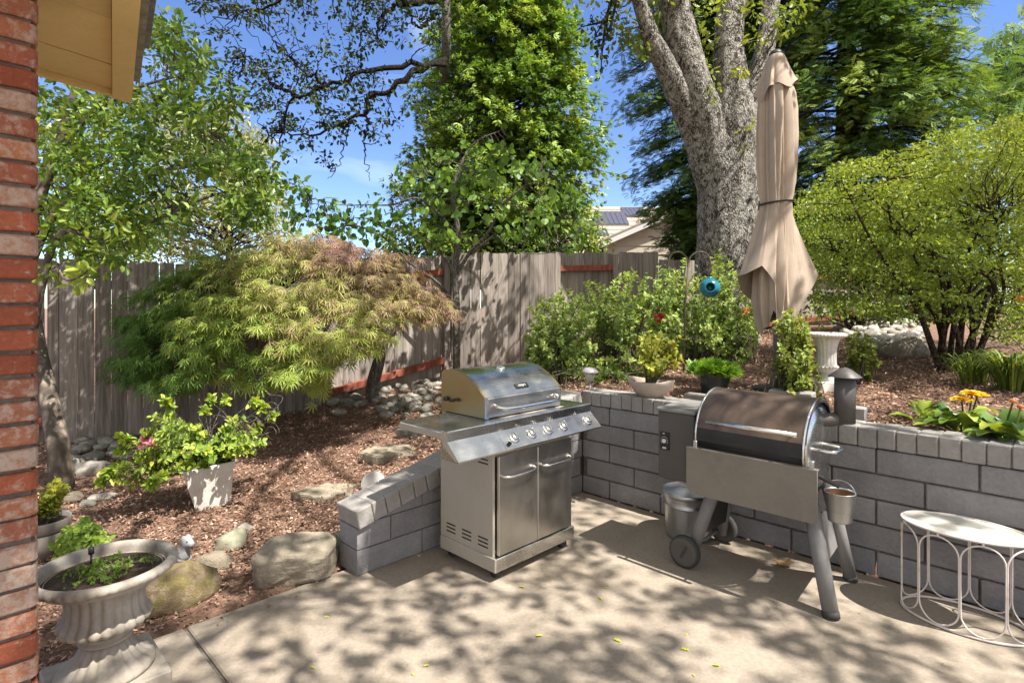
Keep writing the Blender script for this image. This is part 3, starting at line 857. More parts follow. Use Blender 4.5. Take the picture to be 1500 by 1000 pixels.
    for a, b in ((.0, .017), (.639, .656)):
        mb = MB(); extr(a, b, [(y+.001, z+.002) for y, z in lp], mb)
        mb.build('lid_end', M['lidside'], lid)
    mb = MB()
    extr(.0, .016, [(.055, .877), (.073, .877), (.073, .995), (.060, .993)], mb)
    mb.box((.328, .068, .934), (.62, .012, .108), .003); mb.build('lid_front', M['steelv'], lid)
    mb = MB(); a, b = .065, .60
    mb.tube(smooth_path([(a, .065, .945), (a+.012, .03, .936), (a+.07, .008, .928), ((a+b)/2, .003, .926), (b-.07, .008, .928), (b-.012, .03, .936), (b, .065, .945)], 36), .0105, 12)
    mb.build('lid_handle', M['chrome'], lid)
    def on_lid(s_):  # point and normal on the curve
        i = int(s_*(len(ctrl)-1)); p, q_ = ctrl[i], ctrl[i+1]; d = unit(A3(0, q_[0]-p[0], q_[1]-p[1])); return A3(0, p[0], p[1]), d, np.cross(A3(1, 0, 0), d)
    p, d, nn = on_lid(.55)
    mb = MB(); mb.lathe([(.031, 0), (.031, .006), (.027, .008)], 28, p+A3(.325, 0, 0), 0, ex=A3(1,0,0), ey=d, ez=nn)
    mb.lathe([(.0255, .0085), (.0, .0086)], 24, p+A3(.325, 0, 0), 1, ex=A3(1,0,0), ey=d, ez=nn, cap=False)
    mb.box(p+A3(.325, 0, 0)+nn*.010, (.003, .03, .002), 0, unit(A3(1,0,0)+d*.6), unit(d-A3(1,0,0)*.6), nn, m=2)
    wht = M['whiteface'] = mottle('gauge face', [(.3, (.55,.55,.53)), (.7, (.6,.6,.58))], 4, bump=0, rv=0)
    mb.build('thermometer', [M['chrome'], wht, M['black']], lid)
    p, d, nn = on_lid(.16)
    mb = MB(); mb.box(p+A3(.335, 0, 0)+nn*.004, (.105, .034, .006), .002, A3(1,0,0), d, nn); bdg = mb.build('badge', M['black'], lid)
    fnt('nexgrill', .022, wht, 'lettering', lid, p+A3(.335, 0, 0)+nn*.0078, A3(1,0,0), d)
    # hinge knob on the lid end
    mb = MB(); mb.tube([(-.022, .40, .955), (.0, .40, .955)], .014, 12); mb.tube(smooth_path([(-.012, .36, .945), (-.012, .31, .962), (-.01, .285, .955)], 10), .007, 8); mb.build('hinge', M['black'], lid)
    for cx, cy in ((.05, .04), (Wd-.05, .03), (.05, D-.06), (Wd-.05, D-.06)):
        mb = MB(); mb.tube([(cx-.014, cy, .031), (cx+.014, cy, .031)], [.031, .031], 18); mb.box((cx, cy, .055), (.05, .03, .02), .004); mb.build('caster', M['rubber'], t)
    mb = MB(); mb.tube(smooth_path([(.72, .20, .83), (.73, .14, .74), (.71, .12, .64), (.675, .20, .58), (.668, .3, .5)], 24), .008, 8); mb.build('gas_hose', M['rubber'], t)
GO, GEX = A3(-.10, 3.075, 0), N
gas_grill()

# ------------------------------------------------------------------ pellet smoker
def smoker():
    t = thing('pellet_smoker', 'bronze barrel pellet smoker on sawhorse legs with a chimney', 'smoker', SO, U)
    yc, zc, r = .215, .765, .245; xa, xb = -.668, -.112
    def arc(r, a0, a1, n, x):  # angles measured from the front (-y) upwards
        return [(x, yc-r*math.cos(a), zc+r*math.sin(a)) for a in np.linspace(a0, a1, n)]
    mb = MB(); mb.lathe([(0, 0), (r*.90, 0), (r-.004, .008), (r-.004, xb-xa-.008), (r*.90, xb-xa), (0, xb-xa)], 48, (xa, yc, zc), 0, ex=A3(0,1,0), ey=A3(0,0,1), ez=A3(1,0,0), cap=False)
    drum = mb.build('barrel', M['black'], t)
    mb = MB(); n = 30; a0, a1 = math.radians(12), math.radians(150)
    xs = [xa-.012, xa-.006, xa+.010, xb-.010, xb+.006, xb+.012]; rs = [r-.012, r+.002, r+.010, r+.010, r+.002, r-.012]
    V = np.concatenate([np.array(arc(rr, a0, a1, n, x)) for x, rr in zip(xs, rs)])
    f = [(i*n+k, i*n+k+1, (i+1)*n+k+1, (i+1)*n+k) for i in range(5) for k in range(n-1)]
    mb.add(V, f, 0, smooth=True)
    lid = mb.build('lid', M['bronze'], t)
    mb = MB()
    for x in (xa-.004, xb+.004): mb.tube(arc(r+.006, math.radians(-60), math.radians(160), 40, x), .007, 8)
    mb.build('lid_band', M['steel'], lid)
    mb = MB(); V = np.concatenate([np.array(arc(rr, math.radians(-3), math.radians(13), 4, x)) for x, rr in ((xa+.004, r+.012), (xb-.004, r+.012))])
    mb.add(V, [(k, k+1, 5+k, 4+k) for k in range(3)], 0, smooth=True); mb.build('lid_lip', M['black'], lid)
    mb = MB(); p = arc(r+.062, math.radians(20), math.radians(20), 1, 0)[0]; q_ = arc(r+.005, math.radians(20), math.radians(20), 1, 0)[0]
    mb.tube([(-.590, p[1], p[2]), (-.125, p[1], p[2])], .0125, 14)
    for x in (-.55, -.17): mb.tube([(x, p[1], p[2]), (x, q_[1], q_[2])], .007, 8)
    mb.build('lid_handle', M['chrome'], lid)
    # folded-down front shelf
    mb = MB(); pts = []
    xl, xr, z0, z1, rc = -.715, -.038, .452, .712, .045
    for cx, cz, s in ((xl+rc, z0+rc, 180), (xr-rc*.4, z0+rc*.4, 270)):
        rr = rc if cx < -.5 else rc*.4
        pts += [(cx+rr*math.cos(math.radians(s+k)), cz+rr*math.sin(math.radians(s+k))) for k in (0, 22, 45, 68, 90)]
    pts += [(xr, z1), (xl, z1)]
    mb.prism(pts, -.062, -.050); mb.box(((xl+xr)/2, -.040, z1-.004), (xr-xl, .034, .008), .002); mb.build('front_shelf', M['shelfpaint'], t)
    for x in (xl+.045, xr-.03): mb = MB(); mb.box((x, -.036, z1+.012), (.022, .03, .05), .003); mb.build('shelf_bracket', M['galv'], t)
    # hopper
    mb = MB(); mb.box((-.825, .20, .675), (.235, .36, .40), .006); hp = mb.build('hopper', M['darkpaint'], t)
    mb = MB(); mb.box((-.825, .20, .886), (.25, .385, .022), .006); mb.box((-.825, .38, .892), (.2, .02, .016), .003); mb.build('hopper_lid', M['legpaint'], hp)
    mb = MB(); mb.box((-.895, .016, .700), (.062, .006, .105), .002)
    o_ = A3(-.895, .012, .700); e = dict(ex=A3(1,0,0), ey=A3(0,0,1), ez=A3(0,-1,0))
    mb.lathe([(.013, 0), (.013, .008), (.010, .010)], 18, o_, 1, **e)
    for k in range(11):
        a = math.radians(-30+k*24); mb.box(o_+A3(.0215*math.cos(a), -.0012, .0255*math.sin(a)), (.006, .002, .0022), 0, m=1)
    mb.box(o_+A3(0, -.0012, -.041), (.024, .002, .010), 0, m=1); mb.box(o_+A3(-.004, -.0012, .044), (.012, .002, .005), 0, m=1)
    mb.build('controller', [M['black'], M['whiteface']], hp)
    # legs
    LG = (((.008, .0, .0), (-.125, .10, .55), .040), ((-.03, .49, 0), (-.11, .36, .55), .036), ((-.738, .045, .075), (-.60, .12, .55), .038), ((-.738, .44, .075), (-.63, .34, .55), .034))
    for a, b, rr in LG:
        mb = MB(); mb.tube(np.array([a, A3(*a)*.55+A3(*b)*.45, b]), [rr*.93, rr], 18); lg = mb.build('leg', M['legpaint'], t)
        if a[2] == 0:
            mb = MB(); c = A3(*a); d = unit(A3(*b)-c); mb.tube([c-d*.0, c+d*.03], rr*.99, 18); mb.build('foot_cap', M['rubber'], lg)
    mb = MB(); ax = (-.1-.0, 0)
    # brace between the right legs
    mb.add(np.array([(-.045, .05, .20), (-.075, .46, .20), (-.105, .40, .41), (-.088, .09, .41), (-.055, .05, .20), (-.085, .46, .20), (-.115, .40, .41), (-.098, .09, .41)]), [(0,1,2,3),(4,5,6,7),(0,1,5,4),(1,2,6,5),(2,3,7,6),(3,0,4,7)], 0)
    mb.build('brace', M['legpaint'], t)
    mb = MB(); mb.add(np.array([(-.712, .05, .17), (-.700, .44, .17), (-.64, .38, .44), (-.625, .11, .44), (-.702, .05, .17), (-.690, .44, .17), (-.63, .38, .44), (-.615, .11, .44)]), [(0,1,2,3),(4,5,6,7),(0,1,5,4),(1,2,6,5),(2,3,7,6),(3,0,4,7)], 0)
    mb.build('brace', M['black'], t)
    for y in (-.012, .485):
        mb = MB(); e = dict(ex=A3(1,0,0), ey=A3(0,0,1), ez=A3(0,1,0))
        mb.lathe([(.078, -.02), (.088, -.017), (.092, -.006), (.092, .012), (.086, .02), (.0, .02)], 36, (-.752, y, .092), 0, cap=False, **e)
        mb.lathe([(.0, -.015), (.050, -.017), (.062, -.021), (.078, -.020)], 36, (-.752, y, .092), 1, cap=False, **e)
        mb.box((-.752, y-.018, .092), (.014, .008, .075), .003, unit(A3(1, 0, -.5)), A3(0, 1, 0), unit(A3(.5, 0, 1)), m=0)
        mb.build('wheel', [M['rubber'], M['darkpaint']], t)
    mb = MB(); mb.tube([(-.752, 0, .092), (-.752, .48, .092)], .008, 8); mb.build('axle', M['galv'], t)
    # chimney
    mb = MB(); mb.tube(smooth_path([(xb-.02, .27, .90), (xb+.03, .30, .90), (-.03, .33, .915), (-.02, .335, .96)], 14), .036, 20)
    mb.tube([(-.02, .335, .888), (-.02, .335, 1.125)], .050, 24); ch = mb.build('chimney', M['darkpaint'], t)
    mb = MB(); mb.lathe([(.080, 1.130), (.078, 1.134), (.030, 1.170), (.0, 1.181)], 28, (-.02, .335, 0), 0, cap=False); mb.lathe([(.078, 1.1295), (.0, 1.138)], 28, (-.02, .335, 0), 0, cap=False)
    mb.tube([(-.02, .335, 1.11), (-.02, .335, 1.15)], .01, 8); mb.build('chimney_cap', M['darkpaint'], ch)
    # end handle, drip spout, end plate
    mb = MB(); mb.tube(smooth_path([(xb, .10, .775), (xb+.07, .10, .772), (xb+.105, .125, .772), (xb+.105, .23, .772), (xb+.07, .255, .772), (xb, .255, .775)], 30), .010, 10); mb.build('end_handle', M['chrome'], t)
    mb = MB(); mb.lathe([(0, .012), (.15, .014), (.205, .006), (.212, -.004)], 40, (xb, yc, zc), 0, ex=A3(0,1,0), ey=A3(0,0,1), ez=A3(1,0,0), cap=False); mb.build('end_plate', M['steel'], t)
    mb = MB(); mb.tube([(xb, .14, .640), (xb+.12, .125, .605)], .012, 8); mb.build('drip_spout', M['darkpaint'], t)
SO = A3(1.536, 2.73, 0)
smoker()
# bucket on the drip spout
def bucket():
    o_ = SO+U*.012+N*.125
    t = thing('grease_bucket', 'small galvanised grease bucket hanging from the smoker barrel', 'bucket', o_+Z*.435, U)
    mb = MB(); mb.lathe([(0, .004), (.050, .004), (.053, 0), (.0545, .006), (.069, .140), (.072, .143), (.071, .147), (.067, .146), (.0655, .138), (.052, .012), (0, .012)], 28, cap=False); mb.lathe([(.0588, .045), (.0605, .047), (.0603, .051)], 28, cap=False); mb.build('pail', M['galv'], t)
    rust = mottle('rusty lining', [(.3, (.16,.07,.03)), (.7, (.32,.17,.08))], 20, rv=0)
    mb = MB(); mb.lathe([(.0645, .14), (.060, .10), (0, .10)], 24, cap=False); mb.build('lining', rust, t)
    mb = MB(); a = np.linspace(0, math.pi, 20); mb.tube(np.stack([.068*np.cos(a), .012*np.sin(a), .138+.060*np.sin(a)], 1), .0022, 6); mb.build('bail', M['galv'], t)
bucket()
def trash_can():
    t = thing('trash_can', 'small galvanised metal can with ribbed lid behind the smoker wheel', 'can', A3(1.165, 3.715, 0), U)
    mb = MB(); flute = lambda a, z, i: 1+.006*np.sin(a*26)*(1 if 2 < i < 9 else 0)
    mb.lathe([(0, .01), (.140, .01), (.145, 0), (.147, .012), (.1475, .03), (.156, .20), (.157, .205), (.162, .21), (.157, .215), (.158, .24), (.161, .27), (.164, .285), (.161, .29), (.155, .285)], 80, cap=False, mod=flute); b_ = mb.build('body', M['galv'], t)
    mb = MB(); mb.lathe([(.168, .268), (.170, .270), (.170, .296), (.164, .302), (.150, .303), (.145, .308), (.118, .313), (.114, .318), (.08, .322), (.076, .326), (.03, .329), (0, .330)], 48, cap=False); l_ = mb.build('lid', M['galv'], t)
    mb = MB(); mb.tube(smooth_path([(-.05, 0, .325), (-.045, 0, .352), (0, 0, .358), (.045, 0, .352), (.05, 0, .325)], 16), .006, 8); mb.build('lid_handle', M['galv'], l_)
    for a in (200, 20):
        a = math.radians(a); d = A3(math.cos(a), math.sin(a), 0); tt = A3(-d[1], d[0], 0)
        mb = MB(); mb.tube(smooth_path([d*.158+tt*.03+Z*.25, d*.176+tt*.028+Z*.235, d*.18+Z*.228, d*.176-tt*.028+Z*.235, d*.158-tt*.03+Z*.25], 14), .004, 8); mb.build('side_handle', M['galv'], b_)
trash_can()

# ------------------------------------------------------------------ wire side table
def table():
    t = thing('side_table', 'oval white wire side table with looped legs in front of the block wall', 'side table', A3(2.165, 2.70, 0), U)
    a, b, hh = .252, .168, .44
    whitem = mottle('rust specked white enamel', [(.3, (.46,.39,.34)), (.42, (.60,.53,.49)), (.7, (.66,.60,.56))], 18, bump=.2, rough=.5, rv=.03, fine=.06)
    topm = mottle('worn white table top', [(.25, (.36,.27,.19)), (.4, (.55,.50,.42)), (.55, (.58,.57,.52)), (.75, (.62,.60,.56))], 7, bump=.15, rough=.42, rv=0, fine=.08, dist=.6)
    el = lambda q_, k=1.0, z=0: A3(a*k*math.cos(q_), b*k*math.sin(q_), z)
    ang = np.linspace(0, 2*np.pi, 72, endpoint=False)
    mb = MB(); n = 72
    V = np.array([el(q_, .985, hh+.003) for q_ in ang]+[el(q_, .985, hh-.004) for q_ in ang])
    mb.add(V, [tuple(range(n)), tuple(range(2*n-1, n-1, -1))]+[(i, (i+1) % n, (i+1) % n+n, i+n) for i in range(n)]); mb.build('tabletop', topm, t)
    mb = MB(); mb.tube([el(q_, 1.0, hh+.004) for q_ in ang], .0055, 8, closed=True); mb.build('rim', whitem, t)
    mb = MB(); mb.tube([el(q_, 1.0, .008) for q_ in ang], .0062, 8, closed=True); mb.build('base_ring', whitem, t)
    # equal arc-length stations round the ellipse
    dense = np.linspace(0, 2*np.pi, 2001); pts = np.array([el(q_) for q_ in dense]); s_ = np.concatenate([[0], np.cumsum(np.linalg.norm(np.diff(pts, axis=0), axis=1))])
    pos = lambda d: el(np.interp((d % s_[-1]), s_, dense))
    wl = s_[-1]/8; rr = wl/2-.003
    for k in range(8):
        c = (k+.5)*wl; path = []
        for q_ in np.linspace(0, np.pi, 13): path.append((c+rr*math.cos(q_), hh-.014-rr+rr*math.sin(q_)))
        for q_ in np.linspace(np.pi, 2*np.pi, 13): path.append((c+rr*math.cos(q_), .016+rr+rr*math.sin(q_)))
        P = [pos(d)+Z*z for d, z in path]
        mb = MB(); mb.tube(P, .0038, 8, closed=True)
        mb.tube([pos(c)+Z*(hh-.016), pos(c)+Z*hh], .005, 6); mb.tube([pos(c)+Z*.008, pos(c)+Z*.018], .005, 6)
        mb.build('leg_loop', whitem, t)
table()

# ------------------------------------------------------------------ closed umbrella
def umbrella():
    Y = 4.7; base = W(1137, 573, Y); s_ = Y/F; base[2] = TZ(base[0], base[1])
    t = thing('patio_umbrella', 'closed tan patio umbrella tied shut behind the block wall', 'umbrella', base)
    canv = mottle('taupe canvas', [(.3, (.32,.255,.20)), (.7, (.385,.31,.247))], 6, bump=.12, bscale=60, bdist=.004, rough=.9, rv=0, fine=.10)
    zof = lambda py: H-(py-HY)*s_-base[2]
    mb = MB()
    # main folded canopy: eight flaps wrapped round the pole
    rows = [(118, 19, .18), (140, 25.5, .30), (165, 28, .42), (200, 29, .48), (240, 28.3, .50), (270, 26.5, .48), (288, 24, .40), (298, 22.3, .28)]
    n = 320; ang = np.linspace(-np.pi, np.pi, n, endpoint=False)
    def fold(a, k, sh, lean):
        u_ = ((a*k/(2*np.pi)+sh) % 1.0); return np.where(u_ < .86, (u_/.86)**.75, 1-((u_-.86)/.14))
    gt = .75*fold(ang, 5, .15, 0)+.25*fold(ang, 11, .62, 0); V = []
    for i, (py, rp, amp) in enumerate(rows):
        ph = .035*i; g = .75*fold(ang, 5, .15+ph, 0)+.25*fold(ang, 11, .62-ph, 0)
        r_ = rp*s_*(1-amp+amp*1.12*g); V.append(np.stack([r_*np.cos(ang), r_*np.sin(ang), np.full(n, zof(py))], 1))
    g = .75*fold(ang, 5, .15+.245, 0)+.25*fold(ang, 11, .62-.245, 0)
    dg = np.degrees(ang)
    kd = [-181, -165, -140, -118, -112, -100, -85, -80, -62, -45, -38, -18, -5, 10, 40, 90, 140, 165, 179]
    kh = [404, 402, 391, 415, 486, 490, 478, 468, 474, 466, 455, 428, 402, 420, 440, 450, 430, 412, 404]
    kr = [55, 52, 43, 34, 24, 26, 22, 27, 23, 27, 31, 44, 60, 48, 44, 42, 46, 52, 55]
    hem = np.interp(dg, kd, kh); rh = np.interp(dg, kd, kr)
    for tt in (.06, .15, .28, .42, .57, .72, .86, 1.0):
        base_r = 22.3*(1-.28+.28*1.12*g); r_ = (base_r+(rh-base_r)*tt**1.22)*s_*(1+.07*(g-.6)*math.sin(math.pi*min(1, tt*1.1)))
        V.append(np.stack([r_*np.cos(ang), r_*np.sin(ang), zof(298)+(np.array([zof(h) for h in hem])-zof(298))*tt], 1))
    nr = len(rows)+8; V = np.concatenate(V)
    f = [(i*n+k, i*n+(k+1) % n, (i+1)*n+(k+1) % n, (i+1)*n+k) for i in range(nr-1) for k in range(n)]
    mb.add(V, f, 0, smooth=True)
    # inner hanging folds below the outer skirt
    rows2 = [(310, 17, .2), (360, 25, .30), (400, 30, .36), (430, 31, .40), (455, 27, .42), (474, 21, .44)]
    V = []
    for i, (py, rp, amp) in enumerate(rows2):
        g = fold(ang, 6, .3+.02*i, 0); r_ = rp*s_*(1-amp+amp*1.1*g)
        hm = np.cos(ang*2+.9)*.5+np.cos(ang*5+.4)*.5; z = zof(py)-hm*.095*i/5
        V.append(np.stack([r_*np.cos(ang)-.02*i/5, r_*np.sin(ang), z if np.ndim(z) else np.full(n, z)], 1))
    nr = len(rows2); V = np.concatenate(V)
    f = [(i*n+k, i*n+(k+1) % n, (i+1)*n+(k+1) % n, (i+1)*n+k) for i in range(nr-1) for k in range(n)]
    mb.add(V, f, 0, smooth=True)
    can = mb.build('canopy', canv, t)
    # wind vent flap at the top
    V = []; rows3 = [(78, 8, 0), (83, 11, .02), (97, 16.5, .14), (111, 21.5, .24), (124, 26.5, .30), (133, 30, .32)]
    for i, (py, rp, amp) in enumerate(rows3):
        g = fold(ang, 6, .05, 0); r_ = rp*s_*(1-amp+amp*1.1*g)
        z = zof(py)+(.040*np.cos(ang*4+2.2)+.050*np.cos(ang-.2)+.02*np.cos(ang*3-1))*(i/5)**2
        V.append(np.stack([r_*np.cos(ang), r_*np.sin(ang), z], 1))
    V = np.concatenate(V); nr = 6
    mb = MB(); mb.add(V, [(i*n+k, i*n+(k+1) % n, (i+1)*n+(k+1) % n, (i+1)*n+k) for i in range(nr-1) for k in range(n)], 0, smooth=True); mb.build('vent_flap', canv, t)
    mb = MB(); mb.lathe([(.058, zof(82)), (.060, zof(80)), (.040, zof(75)), (0, zof(73.5))], 24, cap=False); mb.build('top_cap', M['black'], t)
    mb = MB(); mb.tube([(.129*math.cos(q_), .129*math.sin(q_), zof(298)+.012*math.cos(q_)) for q_ in np.linspace(0, 2*np.pi, 40, endpoint=False)], .009, 6, closed=True); mb.build('tie_strap', M['black'], t)
    pm = mottle('blue grey pole', [(.3, (.17,.18,.20)), (.7, (.21,.22,.24))], 3, bump=0, rough=.4, rv=0, fine=.04)
    mb = MB(); mb.tube([(0, 0, .03), (0, 0, zof(90))], .024, 20); mb.build('pole', pm, t)
    mb = MB(); mb.tube([(-.06, -.09, zof(465)), (-.058, -.09, zof(435))], .011, 8); mb.build('crank_handle', M['black'], t)
    mb = MB(); mb.lathe([(.19, -.02), (.20, 0), (.19, .03), (.06, .045), (.05, .05), (.045, .12), (.03, .125)], 32); mb.build('base', M['black'], t)
umbrella()

# ------------------------------------------------------------------ urns
def stone(name, a, b, **k): return mottle(name, [(.28, a), (.6, b), (.8, tuple(min(1, x*1.15) for x in b))], 9, bump=.45, bscale=90, bdist=.004, rv=0, fine=.15, rough=.85, dist=.5, **k)
M['urn'] = stone('cast stone', (.225,.19,.15), (.365,.325,.275))
M['whitestone'] = stone('white cast stone', (.46,.44,.40), (.62,.60,.56))
M['soil'] = mottle('potting soil', [(.3, (.035,.022,.014)), (.7, (.10,.06,.04))], 40, bump=1, bscale=80, bdist=.02, rv=0, fine=.4)
def urn():
    Y = 2.15; c = A3((155-CX)/F*Y, Y, 0)
    t = thing('garden_urn', 'large fluted cast stone urn on a square plinth beside the brick pillar', 'urn', c, N)
    mb = MB(); mb.box((.0, .0, .06), (.36, .36, .12), .006); mb.build('plinth', M['urn'], t)
    fl = lambda k, d: (lambda a, z, i: 1+d*np.abs(np.sin(a*k/2))-d*.5)
    mb = MB(); mb.lathe([(.160, .121), (.160, .134), (.152, .146), (.124, .164), (.098, .190), (.082, .220), (.072, .240)], 96, mod=lambda a, z, i: 1+(.05 if 1 < i < 6 else 0)*np.cos(a*20))
    mb.build('foot', M['urn'], t)
    mb = MB(); mb.lathe([(.070, .240), (.086, .243), (.088, .252), (.078, .258), (.080, .262), (.094, .268), (.094, .278), (.08, .283)], 64, cap=False); mb.build('collar', M['urn'], t)
    mb = MB()
    prof = [(.07, .281), (.120, .292), (.142, .303), (.149, .318), (.143, .332), (.133, .344), (.128, .36), (.125, .39), (.127, .42), (.135, .445), (.151, .468), (.176, .484), (.187, .487)]
    def mod(a, z, i):
        g = np.abs(np.cos(a*11)); d = .085 if i <= 4 else (.075 if i < 9 else .075*(12-i)/4)
        return 1+(g-.6)*d*(0 if i == 0 or i > 11 else 1)
    mb.lathe(prof, 176, mod=mod, cap=False); bowl = mb.build('bowl', M['urn'], t)
    mb = MB()
    def egg(a, z, i):
        return 1+(.020*np.abs(np.sin(a*22))-.010 if 1 < i < 6 else 0)
    mb.lathe([(.180, .486), (.203, .484), (.221, .488), (.234, .497), (.239, .508), (.236, .517), (.230, .522), (.222, .524), (.211, .524), (.205, .519), (.201, .505), (.199, .47)], 220, mod=egg, cap=False); mb.build('rim', M['urn'], bowl)
    mb = MB(); mb.lathe([(.2005, .484), (.14, .492), (.06, .489), (0, .492)], 40, cap=False, mod=lambda a, z, i: 1+.0*a); mb.build('potting_soil', M['soil'], t)
    mb = MB(); p = A3(-.03, .10, .49); mb.tube([p, p+A3(.0, .0, .05)], .004, 6); mb.lathe([(.004, 0), (.010, .003), (.010, .028), (.006, .03), (0, .03)], 10, p+Z*.045)
    mb.build('drip_emitter', M['black'], t)
    return c
UC = urn()
def back_urn():
    Y = 4.62; c = A3((1211-CX)/F*Y, Y, 0); c[2] = TZ(c[0], c[1])
    t = thing('garden_urn', 'white fluted urn on a pedestal in the raised bed behind the chimney', 'urn', c)
    z = lambda py: H-(py-HY)*Y/F-c[2]
    mb = MB(); mb.box((0, 0, .03), (.20, .20, .10), .006); mb.lathe([(.09, .08), (.085, .09), (.05, .115), (.045, z(548)-.01), (.06, z(546))], 40, cap=False); mb.build('pedestal', M['whitestone'], t)
    mb = MB()
    mod = lambda a, zz, i: 1+(.05*np.abs(np.cos(a*8))-.025 if 2 < i < 9 else 0)
    mb.lathe([(.04, z(548)), (.062, z(545)), (.078, z(540)), (.074, z(535)), (.070, z(530)), (.070, z(518)), (.074, z(508)), (.086, z(500)), (.108, z(494)), (.128, z(492)), (.128, z(491))], 96, mod=mod, cap=False); b_ = mb.build('bowl', M['whitestone'], t)
    mb = MB(); mb.lathe([(.12, z(493.5)), (.142, z(493)), (.150, z(490.5)), (.146, z(488)), (.130, z(487)), (.115, z(490))], 120, mod=lambda a, zz, i: 1+.02*np.cos(a*36+i), cap=False); mb.build('rim', M['whitestone'], b_)
    mb = MB()
    for k in range(18):
        a = k/18*2*np.pi; mb.lathe([(0, -.011), (.008, -.008), (.0115, 0), (.008, .008), (0, .011)], 10, (.078*math.cos(a), .078*math.sin(a), z(537)), cap=False)
    mb.build('bead_ring', M['whitestone'], b_)
    return c
BU = back_urn()

# ------------------------------------------------------------------ pots, lamp, hook
def white_planter():
    c = onT(312, 738); ex = unit(A3(.80, .60, 0)); 
    t = thing('square_planter', 'tapered white painted planter with side handles tilting on the mulch', 'planter', c, A3(1, 0, 0))
    wm = mottle('chalky white paint', [(.3, (.50,.46,.42)), (.5, (.62,.59,.55)), (.75, (.70,.67,.63))], 8, bump=.3, rv=0, fine=.1, rough=.8)
    b0, b1, hh, th = .112, .162, .31, .012
    def ring(s, z): return [(-s, -s*.8, z), (s, -s*.8, z), (s, s*.8, z), (-s, s*.8, z)]
    rings = [ring(b0*.95, .004), ring(b0, 0), ring(b0, .012), ring(b1-.004, hh-.03), ring(b1+.006, hh-.028), ring(b1+.008, hh-.006), ring(b1+.004, hh), ring(b1-th, hh), ring(b1-th-.004, hh-.05)]
    V = np.array(sum(rings, [])); R_ = np.array(Matrix.Rotation(math.radians(-5), 3, 'Y') @ Matrix.Rotation(math.radians(3), 3, 'X') @ Matrix.Rotation(math.radians(30), 3, 'Z'))
    V = V@R_.T
    mb = MB(); f = [(3,2,1,0)]+[(l*4+i, l*4+(i+1) % 4, (l+1)*4+(i+1) % 4, (l+1)*4+i) for l in range(len(rings)-1) for i in range(4)]
    mb.add(V, f, 0); mb.build('pot', wm, t)
    for sx in (-1, 1):
        p = [np.array((sx*(b1+.004), -.05, hh-.03))@R_.T, np.array((sx*(b1+.022), -.05, hh+.0))@R_.T, np.array((sx*(b1+.012), -.035, hh+.045))@R_.T, np.array((sx*(b1+.010), .035, hh+.045))@R_.T, np.array((sx*(b1+.022), .05, hh))@R_.T, np.array((sx*(b1+.004), .05, hh-.03))@R_.T]
        mb = MB(); mb.tube(smooth_path(p, 20), .008, 8); mb.build('side_handle', wm, t)
    mb = MB(); mb.add(np.array(ring(b1-.016, hh-.045))@R_.T, [(0,1,2,3)]); mb.build('potting_soil', M['soil'], t)
    return c+np.array((0, 0, hh-.04))@R_.T
WP = white_planter()
def left_pot():
    Y = 3.35; c = A3((60-CX)/F*Y, Y, 0); c[2] = TZ(c[0], c[1])
    t = thing('round_pot', 'round taupe plastic pot with a yellow green plant behind the brick pillar', 'plant pot', c)
    pm = mottle('taupe plastic', [(.3, (.33,.29,.25)), (.7, (.38,.335,.29))], 3, bump=.08, rough=.5, rv=0, fine=.06)
    mb = MB(); mb.lathe([(0, .0), (.118, 0), (.135, .145), (.133, .148), (.133, .152), (.137, .155), (.146, .215), (.144, .22), (.137, .218), (.130, .17)], 48, cap=False); mb.build('pot', pm, t)
    mb = MB(); mb.lathe([(.1345, .1475), (.1352, .149), (.1345, .1525)], 48, cap=False); mb.build('groove', M['rubber'], t)
    mb = MB(); mb.lathe([(.134, .19), (.05, .197), (0, .195)], 24, cap=False); mb.build('potting_soil', M['soil'], t)
    return c+Z*.2
LP = left_pot()
def bowl_planter():
    c = AB(.565, .10, .8225)
    t = thing('bowl_planter', 'shallow pale clay bowl planter resting on the wall cap', 'planter', c, U)
    bm_ = mottle('pale clay', [(.3, (.40,.32,.26)), (.7, (.49,.405,.335))], 5, bump=.2, rv=0, fine=.08)
    def boat(a, z, i): return 1+.16*np.abs(np.cos(a))**6
    v, f = lathe([(0, .0), (.075, 0), (.085, .006), (.125, .045), (.155, .085), (.168, .112), (.165, .118), (.157, .114), (.145, .085)], 64, boat, False)
    v[:, 2] += .07*np.maximum(v[:, 2]-.05, 0)/.07*(np.abs(v[:, 0])/.19)**3*.35; v[:, 1] *= .72
    mb = MB(); mb.add(v, f, 0, smooth=True); mb.build('bowl', bm_, t)
    mb = MB(); v, f = lathe([(.147, .092), (.07, .098), (0, .099)], 32, boat, False); v[:, 1] *= .72; mb.add(v, f, 0, smooth=True); mb.build('potting_soil', M['soil'], t)
    return c+Z*.098
BP = bowl_planter()
def glazed_pot():
    Y = 4.55; c = A3((1046-CX)/F*Y, Y, 0); c[2] = TZ(c[0], c[1])
    t = thing('glazed_pot', 'dark green glazed round pot holding a bright feathery plant', 'plant pot', c)
    m, nt, out = newmat('dark green glaze'); v = coords(nt); c_ = ramp(nt, noise(nt, v, 9, 4), [(.3, (.012,.022,.024)), (.7, (.035,.05,.05))]); principled(nt, out, c_, .18, 0, None, .6)
    mb = MB(); mb.lathe([(0, 0), (.085, 0), (.092, .02), (.118, .12), (.132, .19), (.138, .196), (.136, .204), (.126, .203), (.118, .16)], 48, cap=False); mb.build('pot', m, t)
    mb = MB(); mb.lathe([(.121, .175), (.05, .18), (0, .18)], 24, cap=False); mb.build('potting_soil', M['soil'], t)
    return c+Z*.18
GP = glazed_pot()
